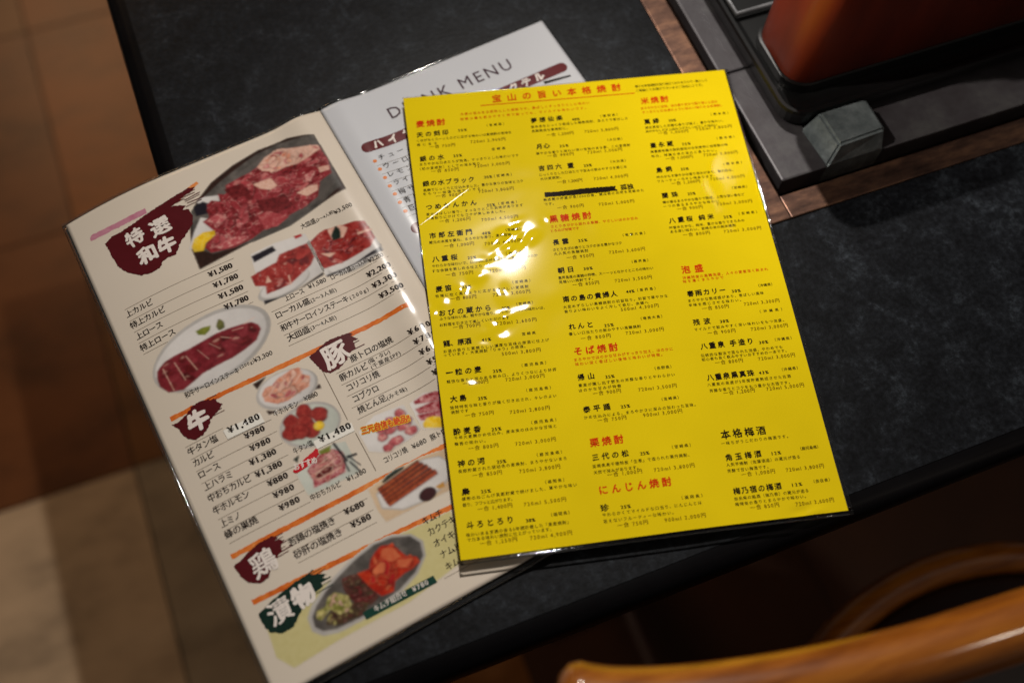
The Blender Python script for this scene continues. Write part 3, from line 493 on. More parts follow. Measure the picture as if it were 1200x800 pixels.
L_PHOTOS = [
    ('printed photograph of a long platter of raw sliced beef', [('brown_dark', [(59.7, 55.4), (66.1, 36.8), (74.7, 26.4), (87.5, 17.9), (103.7, 12.3), (122.1, 9.0), (141.4, 10.0), (157.2, 16.4), (157.7, 62.0), (58.6, 71.2)]), ('steel', [(69.2, 31.4), (80.5, 25.3), (93.2, 19.8), (105.4, 15.6), (119.8, 11.6), (134.6, 10.6), (147.9, 14.0), (157.1, 16.7), (156.4, 54.6), (155.9, 58.7), (139.0, 63.7), (117.1, 68.6), (95.1, 68.6), (82.3, 66.8), (69.6, 65.0), (61.4, 55.7)]), ('steel_light', [(75.1, 31.9), (90.2, 25.2), (105.3, 19.1), (122.7, 14.9), (138.6, 14.8), (156.1, 21.4), (156.4, 48.5), (154.0, 55.2), (137.4, 61.0), (116.1, 64.6), (94.1, 64.7), (71.3, 61.0), (70.3, 47.1)]), ('plate_white', [(74.3, 27.2), (79.1, 25.4), (88.7, 28.8), (88.4, 32.9), (79.9, 33.6)]), ('ink', [(71.5, 29.1), (78.0, 28.3), (80.8, 31.5), (78.2, 37.8), (70.6, 36.3)]), ('plate_white', [(58.1, 55.6), (65.3, 46.1), (72.6, 38.2), (78.7, 43.1), (75.2, 53.1), (64.7, 57.5)]), ('meat', [(72.5, 41.6), (77.0, 40.6), (79.4, 31.6), (82.8, 29.9), (87.0, 33.0), (88.1, 27.6), (92.5, 30.3), (94.6, 24.0), (102.3, 22.9), (111.0, 22.1), (122.2, 19.1), (134.7, 16.9), (144.3, 21.5), (155.6, 25.7), (157.1, 36.3), (154.7, 47.7), (145.9, 49.3), (140.4, 57.7), (130.0, 60.1), (118.2, 61.5), (110.4, 65.0), (102.8, 63.5), (93.5, 66.1), (82.3, 66.8), (68.8, 63.7), (66.9, 58.6), (75.8, 50.0)]), ('fat', [(116.6, 20.6), (123.5, 16.2), (133.0, 14.2), (145.0, 20.1), (155.9, 25.0), (155.7, 28.5), (146.3, 30.1), (140.2, 30.3), (132.3, 28.5), (125.1, 28.7), (118.4, 24.6)]), ('fat', [(109.3, 30.9), (120.9, 31.8), (122.1, 38.5), (117.5, 39.6), (112.1, 35.9)]), ('meat_dark', [(106.5, 42.4), (121.3, 46.8), (125.6, 56.0), (114.1, 56.8), (105.7, 50.6)]), ('meat_dark', [(92.5, 26.4), (103.4, 26.9), (106.6, 35.6), (95.2, 36.5)]), ('fat', [(130.2, 49.0), (139.1, 48.2), (143.9, 50.5), (142.3, 53.8), (134.9, 54.2)]), ('fat', [(148.9, 39.9), (155.3, 41.7), (154.5, 44.9), (148.5, 44.0)]), ('meat_pink', [(73.6, 42.2), (82.6, 40.2), (87.1, 45.9), (80.9, 47.7)]), ('meat_pink', [(70.2, 60.4), (85.2, 60.0), (94.6, 63.4), (86.8, 65.9), (76.2, 65.2)]), ('meat_light', [(103.3, 52.8), (110.2, 53.0), (119.3, 62.1), (110.4, 65.0), (103.1, 62.8)]), ('lemon', [(60.1, 55.0), (63.6, 50.3), (69.7, 48.5), (76.4, 50.3), (75.8, 53.4), (68.6, 56.2), (65.5, 60.4), (60.2, 58.7)])]),
    ('printed photograph of two thick red slices of loin on white', [('plate_white', [(88.5, 75.5), (104.1, 74.9), (122.9, 77.3), (122.1, 105.9), (100.8, 109.7), (82.4, 109.1)]), ('ink', [(88.5, 77.0), (102.3, 76.2), (103.0, 80.2), (88.3, 81.6)]), ('plate_gray', [(114.2, 102.3), (113.9, 103.5), (113.1, 104.7), (111.9, 105.8), (110.2, 106.9), (108.1, 107.8), (105.7, 108.7), (103.1, 109.4), (100.3, 109.9), (97.4, 110.2), (94.6, 110.3), (91.8, 110.2), (89.2, 109.9), (86.8, 109.4), (84.8, 108.8), (83.2, 108.0), (82.0, 107.0), (81.2, 106.0), (80.9, 104.9), (81.2, 103.7), (81.9, 102.5), (83.1, 101.4), (84.7, 100.3), (86.8, 99.4), (89.1, 98.5), (91.7, 97.8), (94.5, 97.3), (97.4, 97.0), (100.3, 96.8), (103.2, 96.9), (105.8, 97.2), (108.2, 97.7), (110.3, 98.3), (111.9, 99.2), (113.2, 100.1), (113.9, 101.2)]), ('plate_white', [(114.1, 101.5), (113.8, 102.5), (113.1, 103.6), (112.0, 104.6), (110.4, 105.6), (108.4, 106.4), (106.2, 107.2), (103.8, 107.8), (101.1, 108.2), (98.4, 108.5), (95.8, 108.6), (93.2, 108.6), (90.7, 108.3), (88.5, 107.9), (86.6, 107.3), (85.1, 106.6), (84.0, 105.8), (83.3, 104.9), (83.0, 103.9), (83.2, 102.9), (83.9, 101.8), (85.1, 100.8), (86.6, 99.9), (88.5, 99.0), (90.7, 98.2), (93.1, 97.6), (95.7, 97.1), (98.4, 96.8), (101.2, 96.7), (103.8, 96.8), (106.3, 97.0), (108.5, 97.4), (110.4, 98.0), (112.0, 98.7), (113.2, 99.5), (113.9, 100.5)]), ('meat_loin', [(82.8, 89.3), (96.0, 87.6), (99.8, 87.4), (103.4, 83.4), (121.1, 83.9), (121.2, 94.4), (116.8, 98.6), (101.1, 104.8), (86.2, 104.5), (87.9, 99.2), (82.5, 96.4)]), ('fat', [(88.7, 97.5), (91.7, 93.3), (92.0, 98.1)]), ('fat', [(102.0, 98.8), (103.1, 98.6), (101.8, 105.2), (100.9, 105.1)]), ('meat_red', [(116.0, 75.9), (120.7, 76.5), (120.5, 78.3), (116.2, 78.3)]), ('ink', [(83.1, 107.4), (91.2, 109.5), (105.7, 109.5), (121.3, 106.2), (120.8, 108.1), (107.9, 109.9), (82.5, 110.2)])]),
    ('printed photograph of marbled red beef with a dark green garnish', [('plate_white', [(121.4, 83.3), (133.2, 82.2), (157.6, 87.2), (158.6, 111.0), (139.5, 111.3), (121.4, 109.9)]), ('plate_gray', [(158.9, 107.0), (158.6, 108.3), (157.7, 109.6), (156.3, 110.9), (154.5, 112.2), (152.3, 113.2), (149.7, 113.9), (147.0, 114.4), (144.2, 114.5), (141.2, 114.5), (138.2, 114.3), (135.3, 114.0), (132.6, 113.5), (130.1, 113.0), (128.0, 112.2), (126.2, 111.3), (125.0, 110.3), (124.2, 109.2), (123.9, 108.0), (124.2, 106.8), (125.0, 105.5), (126.4, 104.3), (128.1, 103.2), (130.3, 102.2), (132.8, 101.3), (135.6, 100.7), (138.5, 100.4), (141.5, 100.4), (144.5, 100.6), (147.4, 101.1), (150.1, 101.7), (152.6, 102.3), (154.8, 103.0), (156.6, 103.8), (157.9, 104.7), (158.7, 105.8)]), ('plate_white', [(158.4, 105.6), (158.1, 106.8), (157.3, 108.0), (155.9, 109.2), (154.1, 110.3), (152.0, 111.3), (149.6, 111.9), (146.9, 112.3), (144.1, 112.5), (141.3, 112.4), (138.4, 112.2), (135.6, 111.9), (132.9, 111.6), (130.5, 111.0), (128.5, 110.4), (126.8, 109.6), (125.6, 108.6), (124.8, 107.6), (124.6, 106.5), (124.8, 105.4), (125.6, 104.3), (126.9, 103.2), (128.6, 102.1), (130.7, 101.2), (133.2, 100.4), (135.8, 99.9), (138.7, 99.6), (141.6, 99.6), (144.5, 99.8), (147.3, 100.2), (149.9, 100.8), (152.3, 101.4), (154.4, 102.0), (156.2, 102.7), (157.4, 103.6), (158.2, 104.5)]), ('meat_loin', [(122.1, 84.4), (129.9, 81.1), (134.0, 80.4), (141.7, 83.0), (152.2, 85.3), (157.3, 87.8), (157.9, 101.0), (152.4, 105.8), (136.9, 106.1), (122.6, 104.7), (121.3, 99.6), (122.9, 90.8)]), ('fat', [(135.5, 81.3), (143.3, 82.5), (146.3, 86.9), (141.6, 91.2), (135.2, 88.6)]), ('nori', [(141.0, 88.7), (140.7, 89.5), (140.2, 90.4), (139.5, 90.8), (138.8, 90.7), (138.3, 90.5), (137.8, 90.5), (137.4, 90.4), (137.0, 90.2), (136.5, 90.2), (135.9, 90.2), (135.4, 89.9), (135.3, 89.2), (135.5, 88.4), (135.6, 87.7), (135.6, 86.9), (135.8, 86.1), (136.4, 85.4), (137.0, 84.9), (137.5, 84.4), (137.9, 83.9), (138.5, 83.5), (139.0, 83.2), (139.6, 82.5), (140.3, 81.9), (140.9, 81.8), (141.3, 82.4), (141.5, 83.1), (141.7, 83.6), (141.9, 84.1), (142.0, 84.7), (142.0, 85.3), (141.9, 86.0), (141.9, 86.6), (141.7, 87.3), (141.3, 88.0)]), ('fat', [(125.0, 94.2), (133.3, 98.0), (128.9, 99.2)]), ('fat', [(149.8, 93.0), (159.1, 94.6), (158.9, 95.6), (149.5, 94.8)]), ('ink', [(121.8, 109.1), (140.0, 110.2), (157.5, 108.3), (157.8, 111.4), (139.6, 111.0), (121.8, 110.5)])]),
    ('printed photograph of a whole sliced sirloin on a pale plate', [('plate_gray', [(81.9, 116.8), (81.6, 120.5), (80.1, 124.2), (77.6, 127.9), (74.0, 131.3), (69.7, 134.4), (64.6, 137.1), (59.0, 139.3), (53.0, 140.9), (46.8, 142.0), (40.6, 142.4), (34.6, 142.1), (28.9, 141.1), (23.7, 139.5), (19.1, 137.3), (15.3, 134.7), (12.4, 131.6), (10.5, 128.2), (9.6, 124.6), (9.8, 121.0), (11.1, 117.4), (13.4, 114.0), (16.7, 110.8), (20.8, 107.9), (25.8, 105.3), (31.3, 103.3), (37.4, 101.7), (43.7, 100.7), (50.0, 100.2), (56.3, 100.2), (62.2, 101.0), (67.7, 102.4), (72.4, 104.4), (76.3, 106.9), (79.3, 109.9), (81.2, 113.2)]), ('plate_white', [(79.2, 117.0), (78.8, 120.4), (77.5, 123.7), (75.1, 127.0), (71.8, 130.0), (67.6, 132.8), (62.9, 135.3), (57.6, 137.3), (51.9, 138.8), (46.1, 139.8), (40.2, 140.2), (34.6, 140.0), (29.2, 139.1), (24.3, 137.7), (20.0, 135.8), (16.4, 133.4), (13.7, 130.7), (11.9, 127.6), (11.1, 124.5), (11.3, 121.2), (12.5, 118.0), (14.7, 114.9), (17.8, 112.0), (21.8, 109.4), (26.4, 107.1), (31.7, 105.3), (37.3, 103.8), (43.3, 102.9), (49.2, 102.4), (55.1, 102.4), (60.7, 103.1), (65.8, 104.3), (70.3, 106.0), (73.9, 108.2), (76.7, 110.9), (78.5, 113.8)]), ('meat_steak', [(13.1, 119.1), (19.0, 115.9), (25.8, 115.2), (34.4, 115.5), (42.8, 114.8), (51.3, 113.9), (59.3, 114.4), (67.0, 115.5), (71.5, 116.7), (74.3, 120.0), (74.5, 123.3), (69.6, 128.6), (61.5, 131.0), (54.0, 132.4), (44.7, 132.7), (35.2, 133.4), (29.9, 135.1), (22.1, 137.2), (14.0, 134.3), (11.1, 128.5), (11.4, 123.4)]), ('fat', [(16.3, 119.2), (17.0, 134.9), (17.5, 134.9), (16.8, 119.2)]), ('fat', [(23.4, 119.0), (25.0, 132.4), (25.5, 132.3), (23.9, 119.0)]), ('fat', [(30.5, 118.8), (33.0, 129.8), (33.5, 129.6), (31.0, 118.6)]), ('fat', [(37.8, 118.4), (41.2, 126.9), (41.5, 126.8), (38.0, 118.2)]), ('fat', [(45.0, 117.9), (49.4, 124.0), (49.6, 123.8), (45.2, 117.7)]), ('fat', [(52.2, 117.4), (57.7, 121.0), (57.8, 120.7), (52.4, 117.0)]), ('fat', [(59.5, 116.7), (66.0, 117.9), (66.1, 117.5), (59.6, 116.4)]), ('fat', [(66.9, 116.1), (74.5, 114.8), (74.5, 114.4), (66.8, 115.7)]), ('herb', [(41.3, 107.1), (46.1, 106.9), (50.3, 107.9), (48.7, 110.5), (45.2, 112.0), (41.8, 110.1)]), ('olive', [(57.3, 111.2), (57.2, 111.9), (57.0, 112.5), (56.5, 113.0), (56.0, 113.0), (55.6, 113.1), (55.2, 113.1), (54.8, 113.1), (54.4, 113.1), (54.0, 113.1), (53.5, 113.1), (53.1, 112.9), (52.9, 112.4), (52.9, 111.8), (52.8, 111.3), (52.6, 110.7), (52.7, 110.1), (52.9, 109.5), (53.3, 109.0), (53.5, 108.6), (53.8, 108.1), (54.2, 107.8), (54.5, 107.4), (54.9, 106.9), (55.3, 106.4), (55.8, 106.2), (56.3, 106.5), (56.6, 106.9), (56.9, 107.3), (57.2, 107.6), (57.3, 108.0), (57.5, 108.5), (57.6, 109.0), (57.7, 109.5), (57.7, 110.1), (57.5, 110.6)])]),
    ('printed photograph of pale pink offal strips on a white oval plate', [('brown_dark', [(56.5, 152.6), (65.6, 151.6), (57.6, 156.9)]), ('brown_dark', [(83.6, 171.2), (89.5, 169.7), (89.2, 172.9)]), ('brown_dark', [(56.8, 170.4), (62.6, 174.1), (57.1, 173.7)]), ('plate_gray', [(90.0, 165.5), (89.5, 167.5), (88.5, 169.3), (87.1, 170.9), (85.2, 172.4), (82.8, 173.6), (80.2, 174.5), (77.4, 175.1), (74.4, 175.4), (71.3, 175.4), (68.2, 175.0), (65.3, 174.3), (62.6, 173.3), (60.2, 172.0), (58.2, 170.5), (56.5, 168.8), (55.4, 167.0), (54.7, 165.1), (54.6, 163.2), (54.9, 161.3), (55.9, 159.4), (57.3, 157.8), (59.1, 156.3), (61.4, 155.1), (64.0, 154.1), (66.9, 153.5), (69.9, 153.1), (73.0, 153.2), (76.1, 153.5), (79.1, 154.2), (81.8, 155.2), (84.3, 156.5), (86.4, 158.1), (88.1, 159.8), (89.2, 161.6), (89.9, 163.6)]), ('plate_white', [(88.6, 164.9), (88.2, 166.6), (87.3, 168.3), (86.0, 169.8), (84.3, 171.1), (82.1, 172.2), (79.8, 173.1), (77.1, 173.6), (74.4, 173.9), (71.6, 173.8), (68.8, 173.5), (66.2, 172.8), (63.7, 171.9), (61.5, 170.8), (59.6, 169.4), (58.1, 167.9), (57.1, 166.2), (56.4, 164.5), (56.3, 162.7), (56.7, 161.0), (57.5, 159.4), (58.8, 157.9), (60.5, 156.5), (62.6, 155.4), (65.0, 154.5), (67.6, 153.9), (70.3, 153.7), (73.2, 153.7), (76.0, 154.0), (78.7, 154.7), (81.2, 155.6), (83.5, 156.7), (85.4, 158.1), (86.9, 159.7), (87.9, 161.4), (88.5, 163.1)]), ('offal', [(58.9, 160.5), (61.7, 158.0), (66.1, 158.5), (69.4, 156.3), (79.5, 154.4), (83.8, 155.4), (83.0, 159.6), (86.7, 163.0), (83.6, 168.6), (77.5, 169.2), (69.8, 170.9), (63.5, 169.5), (58.4, 165.4)]), ('fat', [(61.9, 163.7), (68.7, 158.8), (68.2, 158.0), (61.4, 162.9)]), ('fat', [(67.1, 163.6), (73.9, 158.7), (73.5, 157.9), (66.7, 162.8)]), ('fat', [(72.3, 163.5), (79.2, 158.6), (78.7, 157.8), (71.9, 162.7)]), ('fat', [(77.6, 163.5), (84.5, 158.6), (84.0, 157.8), (77.1, 162.7)])]),
    ('printed photograph of red tongue slices with a lemon wedge', [('plate_gray', [(91.5, 191.6), (91.0, 193.8), (89.9, 195.9), (88.4, 197.8), (86.5, 199.4), (84.2, 200.8), (81.7, 201.8), (78.9, 202.4), (76.0, 202.6), (73.1, 202.5), (70.2, 201.9), (67.4, 201.0), (64.9, 199.8), (62.7, 198.2), (60.8, 196.4), (59.3, 194.3), (58.3, 192.2), (57.7, 189.9), (57.7, 187.6), (58.2, 185.4), (59.2, 183.3), (60.6, 181.4), (62.5, 179.7), (64.7, 178.3), (67.3, 177.3), (70.1, 176.6), (73.0, 176.3), (76.0, 176.5), (78.9, 177.0), (81.7, 177.9), (84.3, 179.2), (86.6, 180.8), (88.5, 182.7), (90.0, 184.7), (91.0, 187.0), (91.5, 189.3)]), ('plate_pale', [(90.4, 191.6), (89.9, 193.6), (89.0, 195.4), (87.6, 197.0), (85.9, 198.5), (83.8, 199.6), (81.5, 200.5), (79.0, 201.0), (76.4, 201.2), (73.7, 201.0), (71.1, 200.6), (68.6, 199.8), (66.3, 198.6), (64.2, 197.3), (62.5, 195.7), (61.1, 193.9), (60.2, 192.0), (59.7, 190.0), (59.7, 188.1), (60.1, 186.1), (61.0, 184.3), (62.3, 182.6), (64.0, 181.2), (66.1, 180.0), (68.4, 179.1), (70.9, 178.5), (73.5, 178.3), (76.3, 178.4), (78.9, 178.9), (81.5, 179.7), (83.8, 180.9), (85.9, 182.2), (87.7, 183.9), (89.0, 185.7), (90.0, 187.6), (90.4, 189.6)]), ('meat_tongue', [(69.5, 187.6), (69.0, 188.3), (68.4, 188.9), (67.6, 189.0), (66.8, 188.8), (66.0, 188.5), (65.3, 188.2), (64.6, 187.8), (64.0, 187.4), (63.4, 186.9), (62.7, 186.3), (62.1, 185.6), (61.9, 184.7), (61.8, 183.8), (61.8, 183.0), (61.8, 182.1), (62.0, 181.3), (62.5, 180.6), (63.1, 180.2), (63.7, 179.8), (64.3, 179.4), (65.0, 179.2), (65.7, 179.1), (66.5, 178.9), (67.3, 178.8), (68.1, 179.1), (68.8, 179.8), (69.2, 180.7), (69.7, 181.4), (70.1, 182.2), (70.4, 183.0), (70.5, 183.8), (70.5, 184.6), (70.5, 185.5), (70.3, 186.3), (69.9, 186.9)]), ('meat_tongue', [(67.4, 191.4), (67.3, 192.3), (66.8, 193.0), (66.1, 193.4), (65.4, 193.7), (64.6, 193.9), (63.8, 193.8), (63.0, 193.6), (62.2, 193.4), (61.5, 193.2), (60.7, 192.8), (60.2, 192.1), (59.8, 191.5), (59.3, 190.8), (58.7, 190.1), (58.4, 189.3), (58.4, 188.4), (58.6, 187.6), (58.9, 186.9), (59.5, 186.3), (60.2, 185.9), (60.8, 185.6), (61.3, 185.1), (62.0, 184.6), (62.7, 184.4), (63.6, 184.5), (64.3, 184.8), (65.1, 185.0), (65.9, 185.4), (66.5, 186.1), (67.0, 186.8), (67.4, 187.5), (67.7, 188.3), (67.6, 189.1), (67.4, 189.9), (67.4, 190.6)]), ('meat_tongue', [(77.5, 186.0), (76.8, 186.2), (76.0, 186.3), (75.3, 186.5), (74.6, 186.5), (73.8, 186.1), (73.2, 185.6), (72.6, 185.1), (71.9, 184.6), (71.4, 183.9), (70.9, 183.2), (70.5, 182.4), (70.1, 181.5), (70.1, 180.5), (70.4, 179.7), (71.0, 179.0), (71.4, 178.4), (71.8, 177.7), (72.3, 177.2), (72.9, 176.8), (73.6, 176.5), (74.3, 176.3), (75.1, 176.3), (75.8, 176.5), (76.5, 176.9), (77.3, 177.3), (78.0, 177.9), (78.5, 178.7), (78.6, 179.7), (78.7, 180.5), (78.8, 181.4), (78.9, 182.2), (78.9, 183.0), (78.8, 183.9), (78.6, 184.8), (78.2, 185.5)]), ('meat_tongue', [(76.8, 190.6), (76.2, 191.2), (75.5, 191.6), (74.7, 191.9), (73.9, 191.9), (73.2, 191.8), (72.4, 191.7), (71.7, 191.6), (70.9, 191.5), (70.1, 191.1), (69.6, 190.4), (69.1, 189.7), (68.5, 189.0), (68.1, 188.2), (68.0, 187.3), (68.1, 186.5), (68.3, 185.7), (68.6, 185.0), (69.1, 184.4), (69.7, 184.0), (70.1, 183.4), (70.6, 182.8), (71.3, 182.3), (72.1, 182.2), (72.9, 182.4), (73.7, 182.7), (74.5, 183.1), (75.2, 183.6), (75.7, 184.3), (76.2, 185.0), (76.7, 185.7), (77.0, 186.5), (77.0, 187.3), (77.0, 188.1), (77.0, 188.9), (77.1, 189.8)]), ('meat_tongue', [(85.3, 188.4), (85.0, 189.1), (84.7, 189.8), (84.1, 190.3), (83.5, 190.7), (82.7, 191.0), (81.9, 191.2), (81.1, 191.1), (80.3, 190.8), (79.5, 190.5), (78.7, 190.1), (78.1, 189.5), (77.7, 188.7), (77.6, 187.8), (77.4, 187.1), (77.0, 186.4), (76.8, 185.5), (76.8, 184.7), (77.0, 183.9), (77.3, 183.1), (77.9, 182.5), (78.7, 182.2), (79.5, 182.0), (80.2, 181.8), (81.0, 181.6), (81.8, 181.6), (82.6, 182.0), (83.3, 182.4), (84.0, 182.7), (84.7, 183.2), (85.3, 183.8), (85.8, 184.5), (86.2, 185.3), (86.4, 186.2), (86.3, 187.1), (85.8, 187.8)]), ('meat_tongue', [(77.9, 193.4), (77.8, 194.1), (77.8, 194.9), (77.6, 195.8), (77.1, 196.4), (76.3, 196.8), (75.5, 197.1), (74.7, 197.3), (73.9, 197.5), (73.1, 197.4), (72.3, 197.1), (71.6, 196.8), (70.9, 196.4), (70.3, 195.8), (69.9, 195.2), (69.3, 194.6), (68.8, 194.0), (68.4, 193.2), (68.5, 192.3), (68.9, 191.5), (69.4, 190.9), (69.8, 190.2), (70.4, 189.7), (71.1, 189.3), (71.7, 188.9), (72.4, 188.5), (73.2, 188.3), (74.1, 188.4), (74.9, 188.6), (75.7, 188.8), (76.5, 189.0), (77.2, 189.6), (77.6, 190.3), (77.8, 191.1), (78.0, 191.9), (78.0, 192.7)]), ('meat_tongue', [(72.7, 193.1), (72.3, 193.7), (71.7, 194.3), (71.0, 194.6), (70.2, 194.7), (69.5, 194.8), (68.8, 195.1), (68.0, 195.3), (67.2, 195.2), (66.4, 194.8), (65.7, 194.3), (65.0, 193.8), (64.5, 193.1), (64.1, 192.3), (63.9, 191.5), (63.7, 190.7), (63.7, 189.9), (64.0, 189.2), (64.4, 188.6), (64.7, 187.9), (65.0, 187.1), (65.4, 186.4), (66.1, 186.0), (66.9, 185.8), (67.8, 185.8), (68.6, 185.9), (69.4, 186.3), (70.0, 186.8), (70.7, 187.2), (71.4, 187.6), (72.0, 188.3), (72.3, 189.1), (72.5, 189.8), (72.8, 190.6), (73.1, 191.5), (73.0, 192.3)]), ('lemon', [(81.7, 192.8), (81.6, 193.3), (81.4, 193.7), (81.1, 194.1), (80.7, 194.4), (80.3, 194.7), (79.9, 195.0), (79.3, 195.1), (78.8, 195.2), (78.3, 195.1), (77.7, 195.0), (77.2, 194.9), (76.8, 194.6), (76.4, 194.3), (76.0, 193.9), (75.8, 193.5), (75.6, 193.0), (75.5, 192.6), (75.5, 192.1), (75.6, 191.6), (75.8, 191.2), (76.1, 190.8), (76.4, 190.4), (76.9, 190.1), (77.3, 189.9), (77.8, 189.8), (78.4, 189.7), (78.9, 189.7), (79.4, 189.8), (79.9, 190.0), (80.4, 190.3), (80.8, 190.6), (81.2, 191.0), (81.4, 191.4), (81.6, 191.8), (81.7, 192.3)])]),
    ('printed photograph of marbled rib meat beside black tongs', [('plate_pale', [(56.3, 212.2), (80.3, 205.4), (87.4, 207.4), (86.7, 226.9), (71.5, 226.6), (56.9, 225.6)]), ('nori', [(58.0, 203.3), (62.3, 202.5), (59.4, 206.5)]), ('meat_rib', [(62.1, 212.9), (67.1, 209.4), (72.5, 207.4), (79.2, 207.9), (83.5, 212.1), (82.0, 218.8), (79.9, 223.2), (70.6, 223.6), (61.2, 223.4), (62.6, 219.2)]), ('herb', [(71.6, 205.7), (79.6, 205.7), (77.5, 208.9), (72.3, 207.9)]), ('fat', [(64.9, 217.2), (79.8, 214.2), (79.7, 213.5), (64.7, 216.4)]), ('fat', [(64.4, 220.5), (79.3, 220.1), (79.2, 219.4), (64.3, 219.9)]), ('fat', [(67.1, 213.4), (77.8, 211.2), (77.7, 210.6), (67.0, 212.9)]), ('ink', [(80.3, 205.3), (82.6, 218.5), (84.1, 218.1), (81.8, 205.0)]), ('ink', [(83.8, 216.8), (89.7, 217.6), (89.9, 216.1), (84.0, 215.3)]), ('ink', [(81.6, 216.3), (81.2, 224.2), (82.2, 224.2), (82.5, 216.3)]), ('ink', [(83.8, 219.0), (86.4, 226.6), (87.4, 226.2), (84.8, 218.6)]), ('ink', [(84.4, 215.5), (88.4, 223.9), (89.1, 223.5), (85.1, 215.1)])]),
